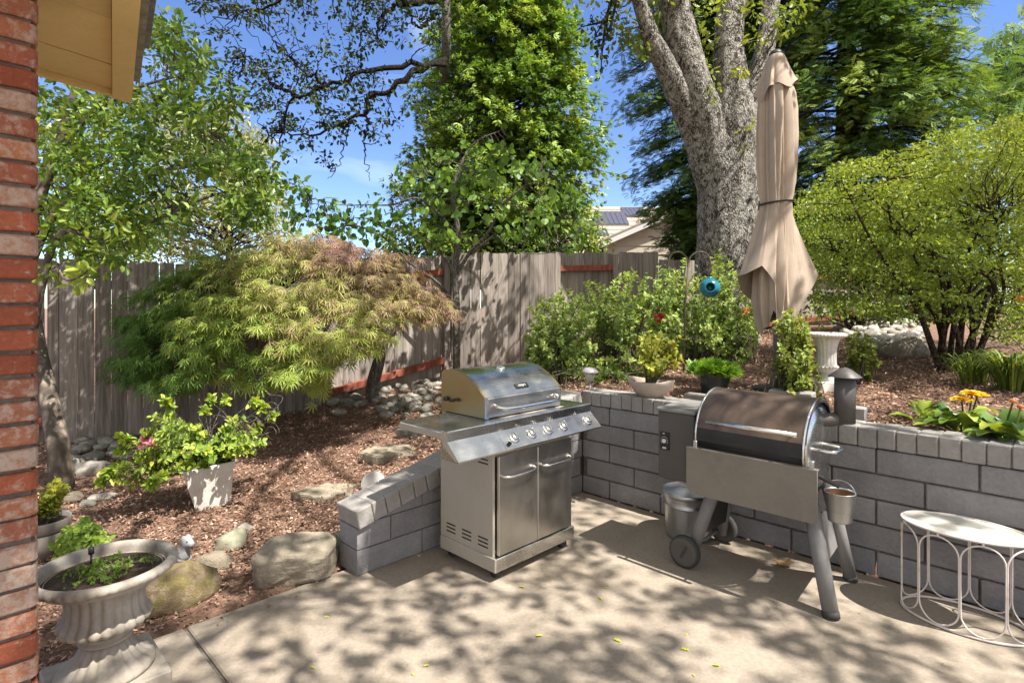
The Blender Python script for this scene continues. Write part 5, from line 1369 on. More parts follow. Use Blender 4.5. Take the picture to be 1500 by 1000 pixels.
def oak():
    rng = np.random.default_rng(31); Y = 8.2
    base = W(1062, 440, Y); base[2] = TZ(base[0], base[1])
    t = tree_root('oak_tree', 'massive grey barked oak tree with forking trunk behind the umbrella', base)
    wd = MB(); k = Y/F
    def stem(pts, seed, sides=28, amp=.13, dy=None, n=60):
        P = [W(p[0], p[1], Y+(dy[i] if dy else 0)) for i, p in enumerate(pts)]
        return barktube(wd, P, [p[2]*k for p in pts], sides, amp, seed, n)
    b0 = (base[2]-H)*-F/Y+HY
    stem([(1062, b0+15, 60), (1061, b0-18, 46), (1062, 400, 41), (1066, 330, 42), (1065, 255, 42), (1062, 200, 36)], 1, 44, .10, n=110)
    Lp = stem([(1046, 290, 22), (1038, 230, 29), (1024, 165, 29), (1004, 90, 25), (990, 20, 21), (975, -60, 19), (950, -170, 16), (930, -330, 9)], 2, 36, .14, [0, -.1, -.2, -.3, -.35, -.5, -.8, -1.2], 90)
    L2 = stem([(1032, 235, 18), (1006, 165, 20), (980, 105, 16), (955, 55, 12), (936, 0, 9), (900, -90, 7), (870, -220, 5)], 3, 28, .15, [-.05, -.25, -.4, -.5, -.6, -.8, -1], 70)
    B = stem([(1070, 275, 30), (1073, 205, 31), (1074, 140, 26), (1067, 65, 21), (1073, 0, 19), (1085, -90, 17), (1090, -240, 12)], 4, 36, .13, [0, -.1, -.1, 0, .1, .2, .2], 80)
    C = stem([(1088, 300, 24), (1096, 220, 23), (1104, 140, 17), (1122, 65, 13.5), (1130, 0, 13), (1150, -90, 11), (1180, -220, 7)], 5, 26, .13, [.05, .1, .2, .3, .4, .5, .6], 60)
    # burl scars
    fo = MB()
    # leafy sprouts on the stems
    for px, py, r_, n in ((905,18,.30,90),(930,45,.24,75),(905,52,.22,60),(955,15,.26,80),(940,70,.16,40),(975,-5,.25,60),(1030,25,.22,50),(1040,60,.2,46),(1036,105,.18,40),(1045,135,.12,20),(1052,5,.25,55),(1105,15,.2,45),(1150,20,.25,60),(1172,8,.22,50),(1140,45,.16,30),(1105,60,.16,28),(1095,185,.10,14),(1085,105,.08,10),(1092,215,.07,8),(1000,-10,.3,60),(960,-30,.3,60),(880,-10,.3,60)):
        p = W(px, py, Y-.35+rng.uniform(-.25, .25)); cluster(fo, p, (r_, r_*.8, r_), n, .085, .055, 'lobed', 0, .4, .5, rng=rng)
        q_ = [Lp, L2, B, C]; allp = np.concatenate(q_); nn = allp[np.argmin(np.linalg.norm(allp-p, axis=1))]; limb(wd, nn, p, .018, .005, 0, .1, 6, 5, 0, rng)
    # the limbs that reach out over the patio (above the picture) and dapple it
    ends = [A3(4.4, 1.5, 6.6), A3(2.8, 2.8, 6.3), A3(2.0, .6, 6.6), A3(5.9, 2.4, 6.8), A3(.7, 3.6, 6.4), A3(.2, 1.5, 6.6), A3(-.8, 4.4, 6.4), A3(3.4, -.6, 6.8), A3(5.8, 0, 7)]
    lp = []
    for e in ends:
        st = Lp[-2]+rng.normal(size=3)*.1
        path = smooth_path([st, (st*.6+e*.4)+Z*1.1+rng.normal(size=3)*.3, (st*.25+e*.75)+Z*.5+rng.normal(size=3)*.25, e], 26)
        wd.tube(path, [.055, .012], 8); lp.append(path)
    lp = np.concatenate(lp)
    cnt = 0
    for _ in range(17000):
        z = rng.uniform(4.9, 7.2); gx, gy = rng.uniform(-6.5, 4.6), rng.uniform(.3, 9)
        d = .54
        if gx < -.2 and gy > 2.6: d = .52
        if -2.3 < gx < -.7 and 3.0 < gy < 4.6: d = .32
        if -3.0 < gx < -1.6 and 3.4 < gy < 4.8: d = .16
        if gx < -1.0 and gy > 4.6: d = .14
        if gx > .8 and gy > 4: d = .12
        if gx > 1.1 and gy < 2.75: d = .8  # leaves packed denser here, standing in for shade of unseen furniture
        if gx < -3.4 and gy > 5.0: d = .5
        if ab(gx, gy)[1] > .02 and gx > .5: d = .10 if ab(gx, gy)[1] < .35 else .30
        d *= 1+.75*mnoise.noise((gx*.8, gy*.8, 3.3))
        if -1.6 < gx < .6 and 2.2 < gy < 3.1: d *= .75
        if rng.random() > d*.42: continue
        c = A3(gx, gy, 0)+SUN/SUN[2]*z
        if (c[2]-H)/max(c[1], .1) < .66 and c[1] > .2: continue
        n = rng.integers(5, 14); cluster(fo, c, (.13, .13, .08), n, .095, .065, 'lobed', 0, .2, .9, rng=rng)
        if cnt % 5 == 0:
            nn = lp[np.argmin(np.linalg.norm(lp-c, axis=1))]; limb(wd, nn, c, .012, .004, .05, .12, 6, 4, 0, rng)
        cnt += 1
    finish(t, base, wd, M['oakbark'], fo, M['l_yellow'] if 0 else M['l_oaky'])
M['l_oaky'] = g('yellowish oak leaf', [(0, (0.084, 0.126, 0.021)), (0.5, (0.21, 0.266, 0.042)), (1, (0.406, 0.42, 0.077))], .4)  # yellow green leaf colour of the forking oak
oak()

def limb_tree():
    rng = np.random.default_rng(41); Y = 9.0
    base = W(655, 440, 12.6); base[2] = TZ(base[0], base[1])
    t = tree_root('live_oak_tree', 'live oak with dark crooked limbs hanging across the blue sky', base); wd, fo = MB(), MB()
    tw = MB(); tr = barktube(tw, [base-Z*.2, W(655, 300, 12.5), W(652, 200, 12.2), W(651, 120, 10.9), W(654, 60, 10.1), W(652, -60, 10), W(660, -260, 9.8)], [.16, .12, .10, .085, .075, .05], 16, .16, 9, 60)
    paths = []
    def lb(pts, r0, r1, dy=0):
        P = smooth_path([W(x, y, Y+dy+q_) for x, y, q_ in pts], 30); P[1:-1] += rng.normal(size=(28, 3))*.022; lm = MB(); lm.tube(P, [r0, r1], 7); lm.build('limb', M['darkbark'], t, base, False); paths.append(P)
    lb([(652,88,1.1),(615,103,.4),(585,118,0),(568,134,0),(543,140,-.1),(537,165,-.1),(512,172,-.1),(470,195,-.2),(440,198,-.2),(415,192,-.1)], .058, .008)
    lb([(652,95,1.1),(600,95,.5),(560,100,.3),(530,106,.1),(502,119,0),(480,126,0),(448,140,0),(420,156,0),(413,205,.1),(400,222,.1)], .05, .008, -.3)
    lb([(655,-10,1),(640,2,.7),(596,6,.3),(567,16,.2),(553,45,0),(548,60,0)], .075, .010, -.2)
    lb([(596,6,.2),(560,-15,.2),(500,-20,0),(440,-10,0),(390,10,0),(350,20,0)], .05, .010, -.2)
    lb([(640,20,.8),(615,40,.3),(600,20,.2),(612,30,.1)], .03, .008)
    lb([(537,165,-.1),(540,185,-.1),(532,205,-.1),(538,240,-.1),(541,265,-.1)], .02, .004)
    lb([(440,144,0),(400,120,0),(370,90,0),(350,70,0)], .025, .005, -.3)
    lb([(480,126,0),(440,100,0),(410,70,0),(385,40,0)], .022, .005, -.4)
    lb([(413,190,0),(390,205,0),(372,240,0)], .015, .004)
    lb([(512,172,-.1),(505,200,-.1),(498,235,0),(480,262,0)], .014, .004)
    ap = np.concatenate(paths)
    poly = [(285,-20),(650,-20),(648,60),(610,140),(605,235),(545,262),(520,240),(480,255),(420,225),(360,195),(340,150),(325,118),(345,70),(288,45)]
    for px, py in poly_sample(poly, 235, rng):
        # leave the sky open to the lower right of the limbs
        if py > 120 and px > 545 and rng.random() < .55: continue
        if py > 200 and rng.random() < .6: continue
        if 560 < px and 50 < py < 100 and rng.random() < .4: continue
        c = W(px, py, Y+rng.uniform(-.8, .8)); cluster(fo, c, (.17, .17, .13), rng.integers(14, 30), .075, .042, 'oval', 0, .3, .5, rng=rng)
        nn = ap[np.argmin(np.linalg.norm(ap-c, axis=1))]; limb(wd, nn, c+rng.normal(size=3)*.03, .010, .003, -.04, .16, 8, 4, 0, rng)
    # hanging mossy twigs beside the trunk
    for _ in range(20):
        px, py = rng.uniform(628, 690), rng.uniform(-10, 200); c = W(px, py, 9.9+rng.uniform(-.4, .2)); cluster(fo, c, (.16, .16, .2), 16, .06, .03, 'oval', 0, .6, .4, rng=rng)
        limb(wd, c+Z*.25, c-Z*.2, .006, .002, 0, .2, 6, 4, 0, rng)
    # dark leafy twigs near the oak, at the top between the trees
    for a, b in (((905,-20),(880,75)),((900,-10),(868,60)),((890,20),(880,110)),((890,30),(850,40))):
        P = smooth_path([W(a[0], a[1], 7.7), W((a[0]+b[0])/2+rng.uniform(-8, 8), (a[1]+b[1])/2, 7.6), W(b[0], b[1], 7.6)], 14); wd.tube(P, [.025, .005], 5)
        for p in P[3::2]: cluster(fo, p, .11, 9, .07, .04, 'oval', 0, .4, .4, rng=rng)
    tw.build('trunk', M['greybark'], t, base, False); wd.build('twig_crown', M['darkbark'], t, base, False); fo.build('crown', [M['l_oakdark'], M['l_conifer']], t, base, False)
limb_tree()

def left_tree():
    rng = np.random.default_rng(51)
    base = onT(92, 716); t = tree_root('broadleaf_tree', 'leafy evergreen tree with smooth leaning trunk behind the brick pillar', base); wd, fo = MB(), MB(); Y0 = base[1]
    tr = barktube(wd, [base-Z*.1, W(86, 660, Y0), W(72, 590, Y0+.1), W(52, 500, Y0+.2), W(40, 400, Y0+.35), W(55, 300, Y0+.5), W(90, 200, Y0+.6), W(120, 90, Y0+.7)], [.088, .078, .07, .066, .062, .05, .035, .02], 20, .05, 7, 60)
    p1 = smooth_path([tr[34], W(90, 300, Y0+.4), W(160, 290, Y0+.5), W(230, 255, Y0+.6), W(320, 215, Y0+.7)], 24); wd.tube(p1, [.035, .008], 7)
    p2 = smooth_path([tr[28], W(85, 345, Y0+.3), W(140, 350, Y0+.3), W(210, 330, Y0+.4), W(300, 290, Y0+.6), W(380, 270, Y0+.7)], 24); wd.tube(p2, [.032, .007], 7)
    p3 = smooth_path([tr[44], W(120, 180, Y0+.4), W(200, 130, Y0+.5), W(270, 110, Y0+.6)], 20); wd.tube(p3, [.03, .006], 7)
    p4 = smooth_path([tr[26], W(75, 385, Y0), W(95, 410, Y0-.3), W(118, 405, Y0-.4), W(128, 396, Y0-.45)], 16); wd.tube(p4, [.012, .004], 6)
    p5 = smooth_path([p1[-6], W(325, 240, Y0+.7), W(375, 250, Y0+.7), W(430, 270, Y0+.7), W(445, 275, Y0+.7)], 16); wd.tube(p5, [.010, .003], 5)
    ap = np.concatenate([p1, p2, p3, tr[38:]])
    poly = [(55,120),(160,150),(200,150),(212,60),(232,20),(255,12),(262,60),(245,92),(285,78),(330,84),(300,110),(320,118),(342,150),(345,195),(405,235),(400,260),(412,298),(395,340),(335,320),(300,312),(262,335),(215,345),(170,385),(130,390),(62,345)]
    for px, py in poly_sample(poly, 215, rng):
        if py > 300 and rng.random() < .30: continue
        if px > 290 and py < 215 and rng.random() < .45: continue
        c = W(px, py, Y0+rng.uniform(-.3, 1.25)); cluster(fo, c, (.15, .15, .12), rng.integers(28, 46), .069, .033, 'oval', 0, .15, .6, rng=rng)
        if rng.random() < .75:
            nn = ap[np.argmin(np.linalg.norm(ap-c, axis=1))]; limb(wd, nn, c, .008, .003, .02, .14, 7, 4, 0, rng)
    for p in p4[9:]: cluster(fo, p, .05, 4, .09, .045, 'oval', 0, 0, .8, rng=rng, base_r=.95, rspread=.2)
    for px, py in ((118,330),(125,345),(140,368),(160,372),(85,360),(75,395),(110,375),(185,380),(72,350),(95,330)):
        c = W(px, py, Y0-.1); cluster(fo, c, .09, 14, .085, .042, 'oval', 0, .2, .7, rng=rng, base_r=.75); nn = ap[np.argmin(np.linalg.norm(ap-c, axis=1))]; limb(wd, nn, c, .007, .003, 0, .12, 6, 4, 0, rng)
    for p in p5[3:]: cluster(fo, p, .08, 5, .075, .04, 'oval', 0, .2, .5, rng=rng, base_r=.1)
    finish(t, base, wd, M['smoothbark'], fo, M['l_left'])
left_tree()

def far_tree(name, label, cx, Y, poly, n, nl, ln, wd_, mat, seed, shape='oval', cr=.5, dz=1.2, trunk_r=.12, woodmat=None):
    rng = np.random.default_rng(seed); base = A3((cx-CX)/F*Y, Y, 0); base[2] = TZ(base[0], base[1])
    t = tree_root(name, label, base); wd, fo = MB(), MB(); poly_ = np.array(poly, float)
    top = W(cx, poly_[:, 1].min()+30, Y); tr = barktube(wd, [base-Z*.2, base*.5+top*.5+A3(.1, 0, 0), top], [trunk_r, trunk_r*.6, .02], 10, .08, seed, 30)
    for px, py in poly_sample(poly, n, rng):
        c = W(px, py, Y+rng.uniform(-dz, dz)); cluster(fo, c, (cr, cr, cr*.7), nl, ln, wd_, shape, 0, .3, .6, rng=rng)
        nn = tr[np.argmin(np.linalg.norm(tr-c+A3(0, 0, .5), axis=1))]; limb(wd, nn, c, .02, .005, .05, .1, 6, 4, 0, rng)
    finish(t, base, wd, woodmat or M['bark'], fo, mat)
far_tree('olive_tree', 'distant pale olive green tree beyond the left fence', 330, 13, [(225,180),(290,150),(345,150),(390,215),(410,280),(420,345),(360,372),(280,372),(140,385),(140,350),(225,330)], 190, 44, .13, .05, M['l_pale'], 61, 'oval', .36)
far_tree('broadleaf_tree', 'dark leafy tree beyond the fence at the far left behind the roof eave', 110, 11, [(40,150),(150,160),(225,190),(235,330),(225,385),(40,385)], 110, 46, .10, .05, M['l_left'], 66, 'oval', .34)
far_tree('feathery_tree', 'distant feathery tree at the far right against the sky', 1490, 15, [(1405,125),(1440,100),(1452,50),(1480,35),(1530,30),(1530,230),(1470,205),(1425,180)], 60, 16, .40, .40, M['l_redwood'], 62, 'frond5', .5)
far_tree('shrub', 'dark evergreen shrub in front of the far right fence', 1262, 8.6, [(1165,330),(1250,300),(1345,330),(1345,470),(1290,476),(1240,462),(1165,470)], 70, 50, .075, .035, M['l_left'], 63, 'oval', .28, .5, .04)
far_tree('shrub', 'green shrub rising beyond the fence under the middle conifer', 790, 10.6, [(650,330),(700,318),(780,325),(870,330),(880,368),(860,385),(650,385)], 60, 46, .085, .045, M['l_left'], 64, 'oval', .28, .4, .05)
far_tree('shrub', 'dark shrub beyond the fence between the conifer and redbud leaves', 600, 10.8, [(560,335),(600,322),(650,318),(650,385),(560,380)], 26, 46, .085, .045, M['l_oak'], 65, 'oval', .28, .4, .05)

def redbud():
    rng = np.random.default_rng(71); Y = 7.55; base = onT(668, 552); base = A3((668-CX)/F*Y, Y, 0); base[2] = TZ(base[0], base[1])
    t = tree_root('redbud_tree', 'slender redbud tree with round heart shaped leaves in front of the fence', base); wd, fo = MB(), MB()
    tr = barktube(wd, [base-Z*.1, W(669, 470, Y), W(667, 400, Y), W(671, 340, Y), W(664, 280, Y), W(690, 215, Y), W(735, 190, Y)], [.055, .05, .045, .035, .026, .016, .006], 12, .08, 3, 50)
    paths = [tr[25:]]
    def lb(pts, r0, r1):
        P = smooth_path([W(x, y, Y+q_) for x, y, q_ in pts], 26); wd.tube(P, [r0, r1], 7); paths.append(P)
    lb([(668,402,0),(690,368,-.1),(715,340,-.2),(738,300,-.3),(780,262,-.4),(800,235,-.4)], .028, .006)
    lb([(690,372,-.1),(715,352,-.3),(728,345,-.4),(745,362,-.5),(780,372,-.6),(820,368,-.6)], .016, .004)
    lb([(668,450,0),(652,425,-.1),(630,405,-.2),(600,385,-.3),(565,350,-.4),(520,330,-.5),(480,335,-.5),(440,320,-.5)], .024, .005)
    lb([(667,400,0),(640,365,-.1),(610,345,-.2),(575,335,-.2),(548,322,-.3),(510,318,-.4)], .022, .005)
    lb([(668,340,0),(640,310,-.2),(610,290,-.3),(575,300,-.3),(540,300,-.3),(500,300,-.4),(455,290,-.4)], .018, .004)
    lb([(668,320,0),(700,290,.2),(745,300,.3),(790,310,.2),(850,330,.1)], .016, .004)
    lb([(668,290,0),(690,255,-.2),(650,235,-.3),(620,260,-.3)], .014, .004)
    ap = np.concatenate(paths)
    for poly, n, br in (([(405,300),(450,265),(470,290),(560,300),(600,310),(590,345),(520,350),(430,345)], 80, .12), ([(560,260),(620,225),(690,205),(740,185),(765,215),(700,260),(680,310),(600,320)], 70, .55), ([(690,230),(780,220),(840,260),(868,330),(850,368),(760,350),(700,330)], 90, .62), ([(600,330),(660,340),(690,345),(660,365),(610,362)], 26, .7)):  # left clumps toned dark as if backlit, the others brighter
        for px, py in poly_sample(poly, n, rng):
            c = W(px, py, Y+rng.uniform(-.7, .45)); cluster(fo, c, (.13, .13, .08), rng.integers(3, 6), .078, .074, 'heart', 0, 1.1, .25, rng=rng, base_r=np.clip(br+rng.uniform(-.25, .25), 0, 1), rspread=.35)
            nn = ap[np.argmin(np.linalg.norm(ap-c, axis=1))]
            if np.linalg.norm(nn-c) < .9: limb(wd, nn, c+Z*.04, .006, .0025, .02, .1, 6, 4, 0, rng)
    finish(t, base, wd, M['greybark'], fo, M['l_redbud'])
redbud()

def maple():
    rng = np.random.default_rng(81)
    base = A3((545-CX)/F*6.9, 6.9, 0); base[2] = TZ(base[0], base[1])
    t = tree_root('maple_tree', 'weeping laceleaf maple with green and purple brown leaves in front of the fence', base); wd, fo = MB(), MB()
    top = W(500, 430, 6.5)
    tr = barktube(wd, [base-Z*.1, W(547, 560, 6.9), W(556, 515, 6.85), W(540, 470, 6.7), top], [.088, .078, .07, .06, .045], 18, .07, 5, 40)
    c0 = A3(-2.28, 6.0, .92); R_ = A3(1.80, 1.2, 1.32); cl = []
    while len(cl) < 560:
        d = unit(rng.normal(size=3)); 
        if d[2] < -.12 or d[1] > .55: continue
        s_ = rng.uniform(.80, 1.0) if rng.random() < .8 else rng.uniform(.5, .8)
        lump = 1+.13*mnoise.noise(Vector(d)*3.2)
        p = c0+d*R_*s_*lump
        hem = .76+max(0, p[0]+2.1)*.46+.16*mnoise.noise((p[0]*2.5, p[1]*2, 1.1))
        if p[2] < hem: continue
        if p[0] < -3.2 and p[2] > 1.85-.0*p[1]: continue
        cl.append((p, d))
    for i, (p, d) in enumerate(cl):
        n = rng.integers(19, 30); r_ = A3(.18, .16, .075)
        q_ = p+rdir(n, rng)*r_*rng.random((n, 1))**.4
        out = unit(A3(d[0], d[1]-.15, 0)+1e-6)
        D = unit(out*.75+rng.normal(size=(n, 3))*.42+A3(0, 0, -.62)); Nr = unit(Z*.9+d*.6+rng.normal(size=(n, 3))*.3)
        # purple to the top and right, green to the lower left
        s_ = .37+(p[0]-c0[0])*.22+(p[2]-1.35)*.30+.14*mnoise.noise(Vector(p)*1.7)
        if p[0] < -3.3: s_ -= .10  # deep left leaves toned darker to carry the shade there
        rn = np.clip(s_+rng.normal(size=n)*.09, 0, 1)
        sz = .098*rng.uniform(.6, 1.3, n)
        leaves(fo, q_, D, Nr, sz, sz, 'palm', 0, rn, rng)
        if i % 2 == 0:
            a = tr[rng.integers(26, 40)]; m_ = (a+p)/2+Z*(.25*np.linalg.norm(p-a)); wd.tube(smooth_path([a, m_, p], 9), [.016, .003], 5)
    # a trailing spray that hangs lowest
    for px, py in ((466,548),(468,562),(462,575),(456,560),(430,552),(400,556),(352,560),(330,550)):
        p = W(px, py, 5.1); n = 12; D = unit(rng.normal(size=(n, 3))*.35+A3(0, -.1, -.9)); leaves(fo, p+rng.normal(size=(n, 3))*.05, D, unit(A3(0, -1, .4)+rng.normal(size=(n, 3))*.3), .11, .11, 'palm', 0, np.clip(.42+rng.normal(size=n)*.06, 0, 1), rng)
        wd.tube(smooth_path([p+A3(.05, .35, .30), p+A3(.0, .1, .2), p], 8), [.006, .002], 4)
    finish(t, base, wd, M['greybark'], fo, M['l_maple'])
maple()

# ------------------------------------------------------------------ shrubs and potted plants
def shoot_bush(name, label, base, stems, ln, wd_, mat, seed, cat='bush', shape='oval', per=26, r_st=.004, bot=.2, group=None, whorl=2, flowers=None, lean=.25, stemmat=None, base_rnd=None, spread=.05, parent_stem='stem'):
    """stems: list of tip points; leaves in pairs along each"""
    rng = np.random.default_rng(seed); t = thing(name, label, cat, base, None, group); wd, fo = MB(), MB()
    for tip in stems:
        b = base+A3(rng.normal()*spread, rng.normal()*spread, 0); tip = np.asarray(tip, float)
        mid = b*.5+tip*.5+A3((b-tip)[0]*.12, (b-tip)[1]*.12, .08*np.linalg.norm(tip-b))
        P = smooth_path([b, mid, tip], 14); wd.tube(P, [r_st*1.5, r_st*.5], 4)
        k = int(per*rng.uniform(.7, 1.2)); s_ = (bot+(1-bot)*np.sort(rng.random(k)))*13; lo = np.clip(s_.astype(int), 0, 12); fr = (s_-lo)[:, None]
        Q = P[lo]*(1-fr)+P[lo+1]*fr; T = unit(P[lo+1]-P[lo])
        Q = np.repeat(Q, whorl, 0); T = np.repeat(T, whorl, 0); kk = len(Q)
        side = rng.normal(size=(kk, 3)); side = unit(side-T*(side*T).sum(1)[:, None])
        D = unit(side+T*.35+A3(0, 0, .12)+rng.normal(size=(kk, 3))*.2)
        Nr = unit(T+rng.normal(size=(kk, 3))*.4+Z*.6)
        sz = rng.uniform(.65, 1.2, kk); tone = rng.random() if base_rnd is None else np.clip(base_rnd+rng.normal()*.15, 0, 1)
        hgt = np.repeat(s_/13, whorl)
        leaves(fo, Q, D, Nr, ln*sz, wd_*sz, shape, 0, np.clip(tone*.45+.3*hgt+rng.random(kk)*.3, 0, 1), rng)
    if wd.F: wd.build(parent_stem, stemmat or M['smoothbark'], t, base, False)
    fo.build('foliage', mat, t, base, False)
    for (p, m_, n, r_) in (flowers or []):
        fb = MB(); n_ = n; D = unit(rng.normal(size=(n_, 3))+A3(0, -.3, .4)); leaves(fb, np.repeat([p], n_, 0)+D*r_*.3, D, rdir(n_, rng), r_, r_*.6, 'oval', 0, None, rng); fb.build('flower', m_, t, base, False)
    return t
def tips(poly, n, Y0, Y1, seed):
    rng = np.random.default_rng(seed); return [W(px, py, rng.uniform(Y0, Y1)) for px, py in poly_sample(poly, n, rng)]
def bpt(px, Y):
    b = A3((px-CX)/F*Y, Y, 0); b[2] = TZ(b[0], b[1]); return b
sb = dict(ln=.052, wd_=.027, mat=M['l_sage'], per=30)
shoot_bush('bush', 'low leafy green bush nearest the corner of the block walls', bpt(815, 5.8), tips([(764,500),(780,435),(830,420),(870,440),(880,540),(850,560),(790,555),(770,530)], 150, 5.35, 6.5, 1), seed=201, bot=.35, spread=.16, **sb)
shoot_bush('bush', 'leafy green bush in front of the red fence rail', bpt(895, 6.3), tips([(840,440),(865,398),(920,385),(950,405),(950,540),(900,555),(860,540)], 120, 5.7, 7.2, 2), seed=202, bot=.35, spread=.16, **sb)
shoot_bush('bush', 'tall shooting green bush with a red bloom around the shepherd hook', bpt(975, 6.7), tips([(925,410),(950,385),(975,375),(1005,375),(1030,385),(1035,520),(990,530),(940,520)], 130, 6.0, 7.4, 3), seed=203, bot=.4, spread=.18, flowers=[(W(965, 466, 5.95), M['p_red'], 26, .05)], **sb)
shoot_bush('bush', 'bright green bush beneath the turquoise birdhouse', bpt(1060, 6.3), tips([(1025,395),(1050,362),(1075,380),(1105,420),(1120,480),(1110,540),(1050,545),(1020,500)], 150, 5.7, 7.3, 4), seed=204, bot=.4, spread=.18, flowers=[(W(1093, 457, 5.6), M['p_orange'], 14, .04)], **sb)
shoot_bush('bush', 'thin sprawling ground bush in the shade behind the clay bowl', bpt(905, 5.5), tips([(800,545),(880,540),(960,545),(1010,560),(960,575),(860,570)], 70, 5.0, 6.0, 5), ln=.045, wd_=.022, mat=M['l_oak'], per=18, seed=205, bot=.2, spread=.3)
shoot_bush('trailing_vine', 'yellow green trailing vine climbing around the umbrella pole', bpt(1168, 4.35), tips([(1132,470),(1152,448),(1184,470),(1192,530),(1186,578),(1156,578),(1147,520)], 150, 4.05, 4.6, 6), ln=.036, wd_=.026, mat=M['l_vine'], per=22, seed=206, bot=.25, spread=.08, cat='vine', shape='heart')
shoot_bush('trailing_vine', 'vine growing thickly beside the white pedestal urn', bpt(1262, 4.9), tips([(1240,485),(1265,480),(1285,500),(1288,545),(1262,555),(1242,530)], 40, 4.7, 5.0, 7), ln=.036, wd_=.026, mat=M['l_vine'], per=18, seed=207, bot=.3, spread=.05, cat='vine', shape='heart')
shoot_bush('potted_plant', 'yellow lime leaved plant growing in the clay bowl planter', BP, tips([(935,490),(965,482),(1000,495),(1002,530),(985,552),(950,545),(930,520)], 46, 3.98, 4.3, 8), ln=.042, wd_=.032, mat=M['l_lime'], per=13, seed=208, bot=.3, spread=.015, cat='plant', shape='lobed')
def fern():
    rng = np.random.default_rng(91); t = thing('potted_plant', 'bright feathery green plant spilling over the green glazed pot', 'plant', GP); fo = MB()
    n = 420; a = rng.uniform(0, 2*np.pi, n); r_ = .135*np.sqrt(rng.random(n)); P = GP+np.stack([r_*np.cos(a), r_*np.sin(a), np.full(n, .01)], 1)
    D = unit(np.stack([np.cos(a)*r_*9, np.sin(a)*r_*9, rng.uniform(.1, 1.0, n)], 1)+rng.normal(size=(n, 3))*.25); leaves(fo, P, D, unit(Z+rng.normal(size=(n, 3))*.5), rng.uniform(.07, .13, n), .10, 'frond5', 0, None, rng)
    fo.build('foliage', M['l_fern'], t, GP, False)
fern()
def big_shrub():
    rng = np.random.default_rng(93); base = bpt(1400, 5.2); t = tree_root('shrub', 'large airy yellow green shrub with many stems on the right', base, None, 'shrub'); wd, fo = MB(), MB(); ps = []
    for k in range(15):
        e = W(rng.uniform(1200, 1530), rng.uniform(215, 400), rng.uniform(4.6, 6.6)); b = base+A3(rng.normal()*.09, rng.normal()*.09, -.05)
        P = smooth_path([b, b*.62+e*.38+A3(0, 0, .20)+rng.normal(size=3)*.1, b*.3+e*.7+rng.normal(size=3)*.12, e], 22); wd.tube(P, [rng.uniform(.018, .032), .005], 7); ps.append(P)
    ap = np.concatenate(ps)
    poly = [(1168,300),(1188,268),(1225,262),(1250,238),(1290,246),(1320,212),(1352,222),(1385,190),(1440,200),(1475,172),(1540,180),(1540,530),(1470,515),(1430,470),(1395,480),(1340,455),(1290,470),(1230,445),(1185,440)]
    for px, py in poly_sample(poly, 640, rng):
        if py > 450 and 1330 < px < 1460 and rng.random() < .45: continue
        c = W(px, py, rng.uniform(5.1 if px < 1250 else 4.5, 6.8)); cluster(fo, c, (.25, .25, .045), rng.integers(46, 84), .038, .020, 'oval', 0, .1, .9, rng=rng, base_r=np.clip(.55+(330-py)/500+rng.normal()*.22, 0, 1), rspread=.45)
        nn = ap[np.argmin(np.linalg.norm(ap-c, axis=1))]; limb(wd, nn, c, .006, .002, .03, .12, 7, 4, 0, rng)
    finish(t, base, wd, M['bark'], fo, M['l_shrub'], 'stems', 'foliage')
    fb = MB(); p = W(1496, 436, 4.5); D = rdir(16, rng); leaves(fb, p+D*.01, D, rdir(16, rng), .035, .02, 'oval'); fb.build('flower', M['p_orange'], t, base, False)
big_shrub()
def daylily():
    for lab, px, Y, n, hh in (('arching strap leaved clump at the right edge under the big shrub', 1482, 4.25, 260, .36), ('smaller strap leaved clump beside the shrub stems', 1425, 4.6, 110, .30)):
        rng = np.random.default_rng(int(px)); base = bpt(px, Y); t = thing('daylily_plant', lab, 'plant', base); mb = MB()
        for _ in range(n):
            a = rng.uniform(0, 6.28); d = A3(math.cos(a), math.sin(a), 0); l_ = hh*rng.uniform(.6, 1.15); b = base+d*rng.uniform(0, .12)
            k = 7; s_ = np.linspace(0, 1, k)[:, None]; P = b+d*(s_**1.4)*l_*rng.uniform(.45, .9)+Z*(np.sin(s_*rng.uniform(1.7, 2.5))*l_*.75)
            w_ = (.006*np.sin(np.pi*(.15+.85*s_))+.001); sd = A3(-d[1], d[0], 0); V = np.concatenate([P-sd*w_, P+sd*w_])
            mb.add(V, [(i, i+1, k+i+1, k+i) for i in range(k-1)], 0, rng.random(), True)
        mb.build('foliage', M['l_strap'], t, base, False)
daylily()
